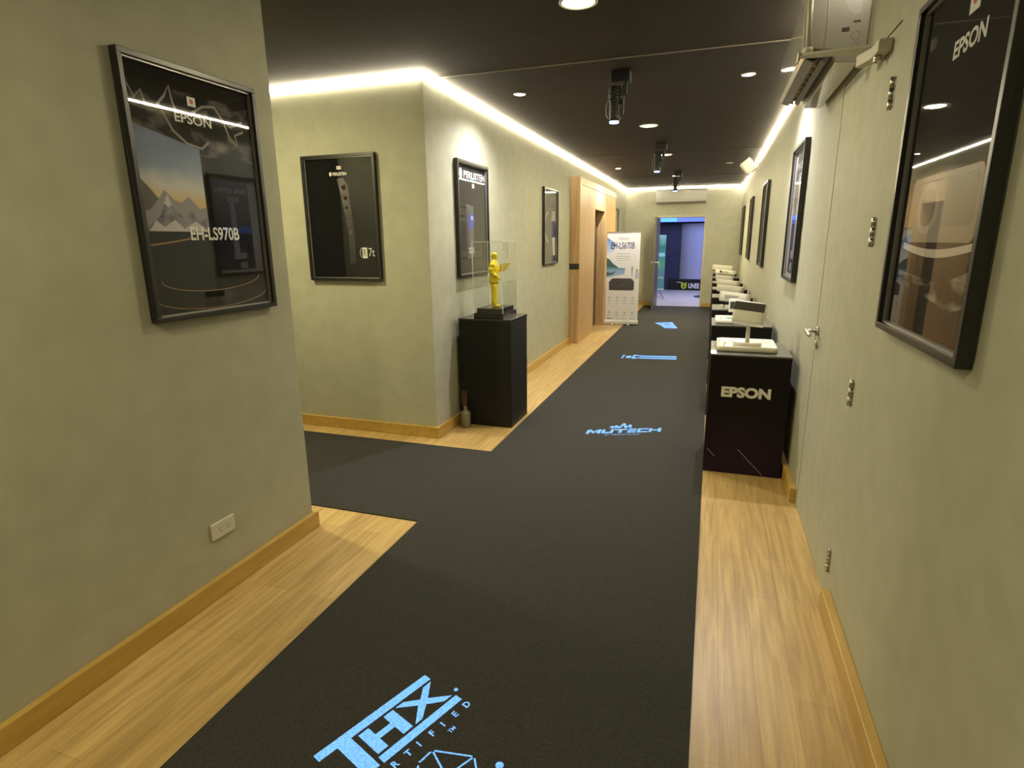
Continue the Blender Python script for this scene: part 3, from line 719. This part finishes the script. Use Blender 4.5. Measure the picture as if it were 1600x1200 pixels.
g.build('acrylic_cover', M_acryl, t)
g = G(); e = .0022; mE = mat('acrylic_edge', (.75, .76, .72), .3)
for x in (CX0, CX1):
    for y in (CY0, CY1): g.box(x-e, x+e, y-e, y+e, z0, z1+e)
for y in (CY0, CY1): g.box(CX0, CX1, y-e, y+e, z1-e, z1+e)
for x in (CX0, CX1): g.box(x-e, x+e, CY0, CY1, z1-e, z1+e)
g.build('polished_edges', mE, t)

def figurine(loc, hgt, rot):
    t = thing('figurine', 'yellow figurine of a man in a suit holding an open sheet', 'figurine', loc)
    R = Matrix.Rotation(rot, 3, 'Z')
    def X(x, y, z): return tuple(Vector(loc) + R @ (Vector((x, y, z))*hgt))
    # continuous body: skin modifier over a skeleton
    V = [((0, 0, .52), .062), ((0, 0, .60), .060), ((-.004, 0, .71), .070), ((0, 0, .80), .050), ((.006, 0, .855), .032), ((.016, 0, .905), .050), ((.018, 0, .95), .045),
         ((0, -.085, .795), .036), ((-.03, -.115, .66), .030), ((.075, -.10, .555), .020), ((.105, -.085, .535), .022),
         ((0, .085, .795), .036), ((.02, .12, .67), .030), ((.13, .06, .675), .020), ((.165, .045, .69), .022),
         ((0, -.042, .48), .050), ((.006, -.048, .27), .037), ((-.006, -.05, .055), .025), ((.06, -.062, .025), .022),
         ((0, .042, .48), .050), ((.006, .048, .27), .037), ((-.006, .05, .055), .025), ((.06, .062, .025), .022)]
    E = [(0, 1), (1, 2), (2, 3), (3, 4), (4, 5), (5, 6), (3, 7), (7, 8), (8, 9), (9, 10), (3, 11), (11, 12), (12, 13), (13, 14), (0, 15), (15, 16), (16, 17), (17, 18), (0, 19), (19, 20), (20, 21), (21, 22)]
    me = bpy.data.meshes.new('body'); me.from_pydata([tuple(Vector(X(*p))-Vector(loc)) for p, r in V], E, [])
    me.materials.append(M_yellow)
    o = bpy.data.objects.new('body', me); COL.objects.link(o); o.parent = t
    md = o.modifiers.new('skin', 'SKIN'); md.use_smooth_shade = True
    for i, (p, r) in enumerate(V): me.skin_vertices[0].data[i].radius = (r*hgt, r*hgt)
    me.skin_vertices[0].data[0].use_root = True
    o.modifiers.new('sub', 'SUBSURF').render_levels = 2
    def ring(cx_, cy_, z, rx, ry, n=20, flare=0): return [X(cx_+rx*math.cos(2*PI*i/n), cy_+ry*math.sin(2*PI*i/n), z) for i in range(n)]
    g = G().rings([ring(-.002, 0, .43, .088, .105), ring(-.002, 0, .47, .090, .104), ring(-.004, 0, .58, .080, .092), ring(-.006, 0, .70, .090, .108), ring(-.004, 0, .78, .070, .112), ring(0, 0, .815, .050, .08), ring(.003, 0, .84, .036, .042)])
    # lapels and opening
    g.add([X(.090, -.004, .44), X(.090, .004, .44), X(.090, .006, .72), X(.062, .03, .82), X(.062, -.03, .82), X(.090, -.006, .72)], [(0, 1, 2, 3, 4, 5)])
    g.build('jacket', M_yellow, t)
    for sgn, pts in ((-1, [(0, -.09, .80, .046), (-.018, -.115, .72, .041), (-.03, -.12, .65, .040), (.02, -.11, .60, .034), (.07, -.10, .56, .030)]),
                     (1, [(0, .09, .80, .046), (.01, .115, .73, .041), (.02, .12, .67, .040), (.07, .095, .665, .034), (.12, .065, .672, .030)])):
        g = G()
        for a, b in zip(pts[:-1], pts[1:]): g.cyl(X(*a[:3]), X(*b[:3]), a[3]*hgt, b[3]*hgt, 16); g.ball(X(*b[:3]), b[3]*hgt, b[3]*hgt, b[3]*hgt, n=14, k=8)
        g.ball(X(*pts[0][:3]), .047*hgt, .047*hgt, .047*hgt, n=14, k=8)
        g.build('sleeve', M_yellow, t)
        g = G().rings([ring(0, sgn*.036, .46, .064, .052), ring(.002, sgn*.037, .35, .058, .048), ring(.004, sgn*.038, .22, .050, .042), ring(-.002, sgn*.040, .10, .045, .038), ring(0, sgn*.042, .045, .050, .040)])
        g.build('trouser_leg', M_yellow, t)
        g = G().ball(X(.035, sgn*.045, .018), .075*hgt, .032*hgt, .024*hgt, R=R.copy())
        g.build('shoe', M_yellow, t)
        # hand: five separate fingers, curled
        if sgn < 0: hc = Vector((.105, -.085, .530)); dd = Vector((.5, .35, -.8)).normalized(); side = Vector((.3, -.9, -.1)).normalized()
        else: hc = Vector((.168, .045, .690)); dd = Vector((.7, -.6, .4)).normalized(); side = Vector((.5, .6, -.5)).normalized()
        g = G(); g.ball(X(*hc), .026*hgt, .020*hgt, .024*hgt)
        for k in range(4):
            b0 = hc+side*(.018-.012*k)+dd*.012; ln = (.030, .036, .034, .028)[k]
            b1 = b0+dd*ln*.6; b2 = b1+(dd+Vector((-.5, .2*sgn*-1, -.5))).normalized()*ln*.5
            g.cyl(X(*b0), X(*b1), .0065*hgt, .006*hgt, 8); g.cyl(X(*b1), X(*b2), .006*hgt, .0045*hgt, 8)
        b0 = hc-side*.02; g.cyl(X(*b0), X(*(b0+dd*.02+Vector((0, 0, .015)))), .007*hgt, .005*hgt, 8)
        g.build('hand', M_yellow, t)
    # head details
    g = G().ball(X(.020, 0, .917), .052*hgt, .043*hgt, .058*hgt, n=20, k=14)
    g.add([X(.068, -.008, .905), X(.068, .008, .905), X(.088, 0, .902), X(.070, 0, .932)], [(0, 1, 2), (0, 2, 3), (1, 3, 2), (0, 3, 1)])
    for s_ in (-1, 1): g.ball(X(.015, s_*.045, .912), .010*hgt, .005*hgt, .014*hgt, n=10, k=6); g.ball(X(.064, s_*.018, .922), .004*hgt, .007*hgt, .004*hgt, n=8, k=6)
    g.ball(X(.066, 0, .886), .005*hgt, .014*hgt, .004*hgt, n=8, k=6)
    g.build('face', M_yellow, t)
    g = G().ball(X(.010, 0, .940), .058*hgt, .049*hgt, .045*hgt, n=20, k=12); g.ball(X(-.014, 0, .918), .042*hgt, .047*hgt, .046*hgt)
    g.build('hair', M_yellow, t)
    # open sheet held up in front
    g = G(); 
    pg = [(.135, .06, .66), (.125, -.02, .74), (.235, -.03, .80), (.300, .0, .815), (.215, .08, .70), (.175, .05, .655)]
    A_ = [X(*p) for p in ((.095, .0, .665), (.185, .015, .645), (.30, .0, .80), (.12, -.012, .77))]
    B2 = [X(*p) for p in ((.185, .015, .645), (.20, .09, .66), (.29, .10, .79), (.30, .0, .80))]
    for q in (A_, B2):
        off = Vector((0, -.006*hgt, .001)); g.add(q+[tuple(Vector(p)-off) for p in q], [(0, 1, 2, 3), (7, 6, 5, 4), (0, 1, 5, 4), (1, 2, 6, 5), (2, 3, 7, 6), (3, 0, 4, 7)])
    g.build('sheet', M_yellow, t)
figurine((-1.735, 4.655, 1.0055), .462, math.radians(6))

t = thing('reed_diffuser', 'small frosted reed diffuser bottle on the floor beside the black pedestal', 'diffuser', (-1.908, 4.37, 0))
G().lathe([(.001, 0), (.038, 0), (.042, .006), (.042, .12), (.036, .14), (.014, .155), (.012, .185), (.010, .185), (.010, .15), (.001, .15)], (-1.908, 4.37, 0)).build('bottle', mat('frosted_glass', (.20, .18, .12), .25), t)
g = G()
for dx, dy, h_ in ((-.035, 0, .315), (-.008, -.01, .325), (.006, .008, .32), (.002, .02, .31), (-.02, .015, .30)):
    g.cyl((-1.908, 4.37, .03), (-1.908+dx, 4.37+dy, h_), .0022, n=6)
g.build('reeds', mat('reed', (.28, .10, .04), .7), t)

# ================================================================== LIFT SURROUND
CXF = -1.876; CYA, CYB = 8.68, 12.0; CZ = 2.447; OA, OB, OZ = 9.86, 10.76, 2.045
t = thing('lift_surround', 'oak veneered lift surround standing out from the left wall', 'lift surround', (XL, (CYA+CYB)/2, 0))
g = G().box(XL, CXF, CYA, OA, 0, CZ).box(XL, CXF, OB, CYB, 0, CZ).box(XL, CXF, OA, OB, OZ, CZ)
g.build('veneer_box', M_veneer, t)
G().box(XL, XL+.022, OA, OB, 0, OZ).build('lift_door', mat('dark_bronze_metal', (.09, .075, .065), .25, metal=.8), t)
G().box(XL, CXF+.001, CYA-.002, CYA+.004, 1.125, 1.212).build('black_inlay', M_dark, t)
G().box(CXF, CXF+.012, CYA+.19, CYB-.13, 2.345, 2.358).build('ledge_strip', mat('pale_ledge', (.72, .62, .42), .4), t)
ms = mat('veneer_seam', (.22, .13, .05), .5)
G().box(CXF, CXF+.0008, OA-.003, OA+.001, 2.358, CZ).build('panel_seam', ms, t)
for y in (9.3, 11.0, 11.5): G().box(CXF, CXF+.0008, y, y+.003, OZ, 2.345).build('panel_seam', ms, t)

# ================================================================== WHITE PULL-UP BANNER
BX0, BX1, BYY = -1.845, -1.245, 10.95
PBn = lambda u, v, w_: (u, BYY-w_, v)
t = thing('banner_stand', 'white pull-up banner headed EH-LS670B standing beside the lift surround', 'banner', (-1.545, BYY, 0))
pw = mat('banner_white', (.68, .67, .66), .5)
bp_ = G().box(BX0, BX1, BYY-.002, BYY+.002, .07, 1.68).build('banner_print', pw, t)
G().box(BX0-.01, BX1+.01, BYY-.05, BYY+.05, .018, .075).build('base', mat('banner_base', (.62, .61, .58), .35), t, bevel=.008)
for x, zf in ((-1.69, 0), (-1.40, .0062)): G().box(x-.018, x+.018, BYY-.15, BYY+.10, zf, .018).build('foot', M_white, t, bevel=.005)
G().box(BX0-.006, BX1+.006, BYY-.008, BYY+.008, 1.675, 1.697).build('top_bar', mat('alu', (.40, .38, .35), .35, metal=.6), t)
G().cyl((-1.545, BYY+.012, .07), (-1.545, BYY+.01, 1.68), .008).build('support_pole', M_chrome, t)
W0 = .0025
g = G(); g.poly([(BX0, 1.60), (BX0, 1.28), (-1.72, 1.36), (-1.67, 1.47)], W0, 0, PBn)
g.poly([(BX0, 1.23), (-1.79, 1.20), (-1.73, 1.13), (-1.66, 1.08), (-1.62, 1.05), (BX0, 1.02)], W0+.0004, 1, PBn)
g.poly([(BX0, 1.02), (-1.50, 1.03), (-1.50, 1.045), (BX0, 1.06)], W0+.0006, 2, PBn)
g.poly([(BX0, 1.02), (-1.50, 1.03), (-1.52, .93), (-1.62, .915), (BX0, .86)], W0, 3, PBn)
g.poly([(BX0, .97), (-1.76, .96), (-1.66, .99), (-1.74, .92), (BX0, .90)], W0+.0004, 1, PBn)
g.poly([(-1.74, 1.16), (-1.69, 1.13), (-1.64, 1.10), (-1.68, 1.12)], W0+.0008, 4, PBn)
g.build('lake_picture', [ramp_mat('sky_blue_print', 'Z', 1.28, 1.6, [(0, (.55, .65, .78)), (1, (.06, .20, .50))], .5), mat('mountain_teal', (.05, .10, .11), .5), mat('shore_teal', (.10, .28, .33), .5),
                         ramp_mat('lake_print', 'Z', .86, 1.03, [(0, (.35, .45, .60)), (1, (.20, .32, .52))], .5), pw], bp_)
g = G().poly([(-1.39, 1.06), (-1.375, 1.09), (-1.36, 1.06), (-1.372, .88), (-1.378, .88)], W0, 0, PBn)
g.poly([(-1.31, .97), (-1.255, .98), (-1.25, .86), (-1.32, .86)], W0, 1, PBn); g.rect(-1.30, -1.27, .98, 1.03, W0, 0, PBn)
g.build('room_picture', [mat('plant_ink', (.20, .24, .24), .5), mat('lilac_ink', (.42, .42, .58), .5)], bp_)
g = G().poly([(-1.79, .64), (-1.795, .79), (-1.75, .845), (-1.72, .86), (-1.40, .86), (-1.365, .845), (-1.33, .80), (-1.33, .66), (-1.35, .64)], W0+.001, 0, PBn)
g.build('product_picture', mat('grey_product_ink', (.055, .052, .05), .5), bp_)
g = G(); text(g, 'EPSON', -1.545, 1.555, .035, W0, PBn, width=.17, align='C', bold=.02)
text(g, 'EPSON', -1.545, .735, .012, W0+.0015, PBn, width=.04, align='C')
for k, (v, wd) in enumerate(((1.30, .24), (1.255, .26), (1.22, .27), (1.18, .22))): g.rect(-1.54-wd/2, -1.54+wd/2, v, v+.008, W0, 0, PBn)
mi_ = mat('grey_text_ink', (.30, .30, .31), .5)
for i in range(4):
    x = -1.78+i*.145
    for v in (.50, .23):
        q = G().poly([(x+.018*math.cos(k*PI/4), v+.016*math.sin(k*PI/4)) for k in range(8)], W0, 0, PBn); q.rect(x-.035, x+.035, v-.055, v-.045, W0, 0, PBn)
        q.rect(x-.03, x+.03, v-.105, v-.099, W0, 0, PBn).build('feature_icon', mi_, bp_)
g.rect(-1.83, -1.70, .10, .118, W0, 0, PBn).rect(-1.65, -1.45, .105, .113, W0, 0, PBn).rect(-1.40, -1.28, .105, .113, W0, 0, PBn)
g.build('small_print', mat('grey_text_ink', (.30, .30, .31), .5), bp_)
g = G(); text(g, 'EH-LS670B', -1.775, 1.395, .115, W0, PBn, width=.43, bold=.015, shear=.15); g.build('lettering', mat('navy_text_ink', (.05, .06, .20), .5), bp_)

# ================================================================== AIR CONDITIONERS
def aircon(label, P, L0, L1, zb, zt, d, name='air_conditioner', end=None):
    """profile in (w,v): w out from the wall"""
    t = thing(name, label, 'air conditioner', P((L0+L1)/2, zb, 0), 'wall air conditioners')
    hh = zt-zb
    pr = [(0, zb+.02), (0, zt), (d*.75, zt), (d*.93, zt-.012), (d, zt-.04), (d*.97, zb+.06), (d*.90, zb+.035), (d*.86, zb+.075), (d*.50, zb+.06), (d*.44, zb+.005), (d*.1, zb)]
    Q = lambda a, b, c: P(c, b, a)
    g = G().prism(pr, L0, L1, 0, Q)
    g.build('body', M_whitegloss, t, bevel=.004)
    G().prism([(d*.885, zb+.040), (d*.85, zb+.068), (d*.52, zb+.052), (d*.50, zb+.040)], L0+.03, L1-.03, 0, Q).build('outlet_slot', M_dark, t)
    G().prism([(d*.925, zb+.034), (d*.90, zb+.038), (d*.76, zb+.024), (d*.77, zb+.018)], L0+.02, L1-.02, 0, Q).build('louver', mat('louver_grey', (.30, .27, .22), .4), t)
    G().prism([(d*.66, zb+.030), (d*.65, zb+.034), (d*.57, zb+.020), (d*.58, zb+.016)], L0+.03, L1-.03, 0, Q).build('louver', mat('louver_grey', (.30, .27, .22), .4), t)
    for k in range(9):
        u = L0+.08+(L1-L0-.16)*k/8; g = G().prism([(d*.80, zb+.058), (d*.80, zb+.020), (d*.70, zb+.014), (d*.70, zb+.056)], u-.002, u+.002, 0, Q); g.build('vane', M_white, t)
    g = G().rect(L0+.01, L1-.01, zb+.075, zb+.078, 0, 0, lambda u, v, w_: P(u, v, d*.972+.001)); g.build('front_seam', mat('seam_shadow', (.2, .19, .17), .5), t)
    return t
t = aircon('white air conditioner on the right wall above the flush door', PR, -4.10, -3.13, 2.295, 2.60, .262, end=True)
PA = lambda u, v, w_: (XR-u, 3.13-w_, v)     # near end cap, u out from the wall
g = G().rect(.075, .105, 2.42, 2.437, .0006, 0, PA).rect(.035, .062, 2.452, 2.460, .0006, 0, PA)
g.build('end_label', mat('brown_mark', (.12, .09, .06), .5), t)
g = G().poly([(.085, 2.50), (.12, 2.60), (.04, 2.60), (.035, 2.49), (.06, 2.48)], .0006, 0, PA); g.build('label_reflection', mat('label_reflection_mat', (.7, .7, .74), .2), t)  # pale patch paints the white reflection on the glossy end label
g = G()
for z in (2.355, 2.400): ribbon(g, [(.048+.017*math.cos(k*PI/12), z+.017*math.sin(k*PI/12)) for k in range(25)], .0025, .0006, PA)
g.build('pipe_knockouts', mat('grey_line', (.33, .30, .26), .5), t)
aircon('white air conditioner over the door in the end wall', PE, -1.31, -.20, 2.345, 2.655, .21)
# air deflector bracket hanging from the near air conditioner
t = thing('deflector_bracket', 'white plastic bracket and rod fixed beside the near air conditioner', 'bracket', (XR, 2.86, 2.21))
g = G()
a = Vector((.302, 3.085, 2.325)); b = Vector((.585, 3.0, 2.335))
g.add([tuple(a+Vector(o)) for o in ((0, -.02, 0), (0, .03, 0), (0, .03, .012), (0, -.02, .012))] + [(.566, 2.90, 2.292), (.566, 3.0, 2.292), (.566, 3.0, 2.300), (.566, 2.90, 2.300)],
      [(0, 1, 2, 3), (7, 6, 5, 4), (0, 1, 5, 4), (1, 2, 6, 5), (2, 3, 7, 6), (3, 0, 4, 7)])
g.box(.298, .306, 3.06, 3.12, 2.305, 2.345)
g.build('cross_bar', M_white, t, bevel=.001)
g = G().prism([(XR, 2.67), (XR, 2.82), (XR-.045, 2.89), (XR-.068, 2.90), (XR-.078, 2.88), (XR-.048, 2.78), (XR-.048, 2.67)], 2.215, 2.258)
g.build('wall_block', M_white, t, bevel=.004)
g = G().cyl((XR-.03, 2.74, 2.217), (XR-.03, 2.74, 2.20), .015).ball((XR-.03, 2.74, 2.20), .015, .018, .010); g.build('knob', M_chrome, t)
G().cyl((.338, 3.09, 2.345), (.326, 3.09, 2.62), .011).build('rod', M_white, t)
G().cyl((.338, 3.09, 2.335), (.338, 3.09, 2.36), .020).build('rod_clamp', M_white, t)
G().cyl((.400, 3.09, 2.33), (.402, 3.09, 2.62), .0028, n=8).build('cord', M_white, t)

# white tilted box on the right wall near the ceiling
t = thing('wall_speaker', 'small white box speaker tilted down from the top of the right wall', 'speaker', (XR, 9.35, 2.6))
G().cyl((XR, 9.35, 2.60), (XR-.012, 9.35, 2.60), .035).cyl((XR, 9.35, 2.60), (XR-.09, 9.35, 2.595), .014).build('wall_arm', M_white, t)
Rm = Matrix.Rotation(math.radians(-38), 3, 'Y')
g = G(); c = Vector((XR-.17, 9.35, 2.545))
vs = [tuple(c + Rm @ Vector((x, y, z))) for x in (-.075, .075) for y in (-.09, .09) for z in (-.095, .095)]
g.add(vs, [(0, 1, 3, 2), (4, 6, 7, 5), (0, 4, 5, 1), (2, 3, 7, 6), (0, 2, 6, 4), (1, 5, 7, 3)]); g.build('cabinet', M_white, t, bevel=.012, seg=3)
vs = [tuple(c + Rm @ Vector((x, y, -.0975))) for x, y in ((-.06, -.075), (.06, -.075), (.06, .075), (-.06, .075))]
G().add(vs, [(0, 1, 2, 3)]).build('grille', mat('grille_grey', (.45, .44, .40), .6), t)

# ================================================================== PLINTHS AND DEVICES ON THE RIGHT
PX0, PX1, PH = .037, .525, .82
M_pfront = ramp_mat('plinth_print', 'Z', 0, .82, [(0, (.022, .012, .030)), (.3, (.016, .009, .016)), (.6, (.009, .007, .008)), (1, (.008, .007, .007))], .45)
M_pfront.node_tree.nodes['Principled BSDF'].inputs['Specular IOR Level'].default_value = .15
M_ptop = mat('plinth_top_sheen', (.07, .066, .06), .30, coat=.4)  # grey base paints the light reflected by the glossy black top
ys = [3.955, 5.33, 6.55, 7.95, 9.24, 10.6, 12.05, 13.4]
plabs = ['front black display plinth with white EPSON lettering, by the right wall', 'second black plinth, behind the one with EPSON lettering', 'third black plinth along the right wall',
         'fourth black plinth along the right wall', 'fifth black plinth along the right wall', 'sixth black plinth along the right wall', 'seventh black plinth along the right wall', 'last black plinth, beside the end wall']
for i, y in enumerate(ys):
    t = thing('plinth', plabs[i], 'plinth', ((PX0+PX1)/2, y+.26, 0), 'black display plinths along the right wall')
    pb = G().box(PX0, PX1, y, y+.53, 0, PH-.012).build('body', M_pfront, t, bevel=.002)
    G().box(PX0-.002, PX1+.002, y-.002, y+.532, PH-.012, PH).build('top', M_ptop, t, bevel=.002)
    PF = lambda u, v, w_, y=y: (u, y-w_, v)
    g = G(); text(g, 'EPSON', .118, .540, .066, .003, PF, width=.302, bold=.05, thick=.0025)
    g.build('lettering', mat('cream_letter', (.72, .70, .64), .4), pb)
    g = G(); ribbon(g, [(.055, .165), (.108, .112)], .0022, .0006, PF); ribbon(g, [(.248, .178), (.415, .010)], .0022, .0006, PF)
    g.build('printed_lines', mat('line_ink', (.55, .50, .50), .5), pb)

def rbox(g, c, sx, sy, sz, R=None, mi=0, r=.2, n=5, taper=1.0):
    """box with strongly rounded vertical corners (top view), centre c"""
    rr_ = min(sx, sy)*r; pts = []
    for cx_, cy_, st in ((sx/2-rr_, sy/2-rr_, 0), (-sx/2+rr_, sy/2-rr_, PI/2), (-sx/2+rr_, -sy/2+rr_, PI), (sx/2-rr_, -sy/2+rr_, 1.5*PI)):
        pts += [(cx_+rr_*math.cos(st+PI/2*k/n), cy_+rr_*math.sin(st+PI/2*k/n)) for k in range(n+1)]
    def tr(x, y, z):
        v = Vector((x, y, z)); v = R @ v if R else v
        return tuple(Vector(c)+v)
    e = min(.006, sz*.2)
    g.rings([[tr(x*.97*taper, y*.97*taper, -sz/2) for x, y in pts], [tr(x*taper, y*taper, -sz/2+e) for x, y in pts], [tr(x, y, sz/2-e) for x, y in pts], [tr(x*.97, y*.97, sz/2) for x, y in pts]], mi)
    return g
def swivel_device(x, y, label, tray_label, s=1.0, green=False):
    # tray (rests on the plinth, the device rests in it)
    z = PH
    tx0, tx1, ty0, ty1 = (x-.19, x+.185, y-.15, y+.22) if s == 1 else (x-.15, x+.15, y-.13, y+.2)
    g = G(); cx_, cy_ = (tx0+tx1)/2, (ty0+ty1)/2; sx, sy_ = tx1-tx0, ty1-ty0
    def loop(k, zz, r=.03, n=5):
        r = r*(1-(1-k)*2)
        hx, hy = sx/2*k, sy_/2*k; o = []
        for ax, ay, st in ((hx-r, hy-r, 0), (-hx+r, hy-r, PI/2), (-hx+r, -hy+r, PI), (hx-r, -hy+r, 1.5*PI)):
            o += [(cx_+ax+r*math.cos(st+PI/2*j/n), cy_+ay+r*math.sin(st+PI/2*j/n), zz) for j in range(n+1)]
        return o
    g.rings([loop(.97, z), loop(1, z+.006), loop(1, z+.036), loop(.955, z+.038), loop(.93, z+.010)])
    tt = g.build('display_tray', M_white); shift(tt, (cx_, cy_, z)); tag(tt, tray_label, 'tray', 'white trays under the small projectors')
    zt = z+.0115
    if green:
        o = G().box(cx_-.115, cx_+.115, cy_-.12, cy_+.12, zt-.001, zt+.021).build('booklet', mat('mint_paper', (.33, .66, .42), .6))
        shift(o, (cx_, cy_, zt-.001)); tag(o, 'mint green booklet lying in the second white tray', 'booklet'); zt += .0215
    t = thing('desk_projector', label, 'projector', (x, y, zt), 'small swivel projectors')
    if s == 1:
        rbox(g := G(), (x+.005, y+.03, zt+.016), .185, .13, .030, r=.45, n=6).build('foot', M_white, t)
        G().cyl((x+.005, y+.03, zt+.03), (x+.005, y+.03, zt+.135), .014, .012).build('stem', M_white, t)
        R = Matrix.Rotation(math.radians(-12), 3, 'Z') @ Matrix.Rotation(math.radians(5), 3, 'Y') @ Matrix.Rotation(math.radians(-20), 3, 'X')
        c = Vector((x+.004, y+.02, zt+.225))
        rbox(G(), c, .20, .12, .14, R, r=.18).build('head', M_white, t)
        g = G(); q = [tuple(c+R @ Vector(p)) for p in ((-.096, -.0608, .005), (.096, -.0608, .005), (.096, -.0608, .062), (-.096, -.0608, .062))]
        q += [tuple(c+R @ Vector(p)) for p in ((-.096, -.0575, .005), (.096, -.0575, .005), (.096, -.0575, .062), (-.096, -.0575, .062))]
        g.add(q, [(0, 1, 2, 3), (7, 6, 5, 4), (0, 1, 5, 4), (1, 2, 6, 5), (2, 3, 7, 6), (3, 0, 4, 7)]); g.build('fabric_band', mat('dark_mesh', (.035, .028, .025), .7), t)
    else:
        rbox(G(), (x, y+.03, zt+.01), .11, .09, .018, r=.45, n=6).build('foot', M_white, t)
        G().cyl((x, y+.03, zt+.018), (x, y+.03, zt+.06), .006).build('stem', M_blackm, t)
        c = Vector((x, y+.03, zt+.115)); R = Matrix.Rotation(math.radians(-12), 3, 'X')
        rbox(G(), c, .085, .07, .115, R, r=.25).build('head', M_white, t)
        g = G(); q = [tuple(c+R @ Vector(p)) for yy in (-.0365, -.033) for p in ((-.032, yy, -.035), (.032, yy, -.035), (.032, yy, .03), (-.032, yy, .03))]
        g.add(q, [(0, 1, 2, 3), (7, 6, 5, 4), (0, 1, 5, 4), (1, 2, 6, 5), (2, 3, 7, 6), (3, 0, 4, 7)]); g.build('dark_face', M_dark, t)
    o = G().cyl((tx0+.035, ty0+.05, z+.012), (tx0+.05, ty0+.03, z+.062), .004, n=8).build('antenna', M_chrome)
    shift(o, (tx0+.035, ty0+.05, z+.012)); tag(o, 'thin metal stylus standing in the left corner of the ' + ('front' if s == 1 else 'second') + ' white tray', 'stylus', 'metal pegs in the trays')
swivel_device(.262, 4.20, 'white swivel projector with black band, tilted on a stem on the front plinth', 'shallow white tray on top of the front plinth')
swivel_device(.215, 5.56, 'small white swivel device with dark face, on the second plinth', 'white tray holding a mint green booklet on the second plinth', s=.6, green=True)

def long_device(x, y, wdt, ht, dp, yaw, label, grille=True, stand=.04, knob=False):
    t = thing('bar_projector', label, 'projector', (x, y, PH), 'long white projectors on the plinths')
    R = Matrix.Rotation(yaw, 3, 'Z') @ Matrix.Rotation(math.radians(5), 3, 'Y') @ Matrix.Rotation(math.radians(-10), 3, 'X')
    c = Vector((x, y, PH+stand+ht/2+.012))
    o = rbox(G(), c, wdt, dp, ht, R, r=.28, n=6, taper=.95).build('body', M_white, t, bevel=.006)
    if grille:
        q = [tuple(c+R @ Vector(p)) for yy in (-dp/2-.0015, -dp/2+.004) for p in ((-wdt*.28, yy*.985, -ht*.28), (wdt*.16, yy*.985, -ht*.28), (wdt*.16, yy, ht*.18), (-wdt*.28, yy, ht*.18))]
        G().add(q, [(0, 1, 2, 3), (7, 6, 5, 4), (0, 1, 5, 4), (1, 2, 6, 5), (2, 3, 7, 6), (3, 0, 4, 7)]).build('grille', mat('grey_cloth', (.33, .31, .27), .7), t)
    if knob:
        q0 = c+R @ Vector((-wdt*.22, -dp/2-.002, .01)); G().cyl(q0, q0+R @ Vector((0, .02, 0)), .022).build('lens', M_dark, t)
    for sx in (-1, 1):
        p = c+R @ Vector((sx*wdt*.32, 0, -ht/2+.005)); G().cyl((p.x, p.y, PH), tuple(p), .005, n=10).build('leg', M_blackm, t)
        
    return t
long_device(.265, 6.78, .32, .105, .17, -.24, 'large white bar projector with grey grille, on the third plinth')
long_device(.255, 8.15, .34, .085, .16, -.22, 'white bar projector on the fourth plinth', grille=False, stand=.035)
long_device(.255, 9.45, .34, .075, .16, -.2, 'white bar projector on the fifth plinth', grille=False, stand=.03)
long_device(.225, 10.85, .30, .075, .15, 0, 'white bar projector on the sixth plinth', grille=False, stand=.02)
long_device(.265, 12.28, .38, .085, .16, -.03, 'white projector with a dark round lens on the seventh plinth', grille=True, stand=.03, knob=True)
long_device(.24, 13.62, .46, .11, .22, 0, 'wide white projector on the last plinth by the end wall', grille=False, stand=.04)
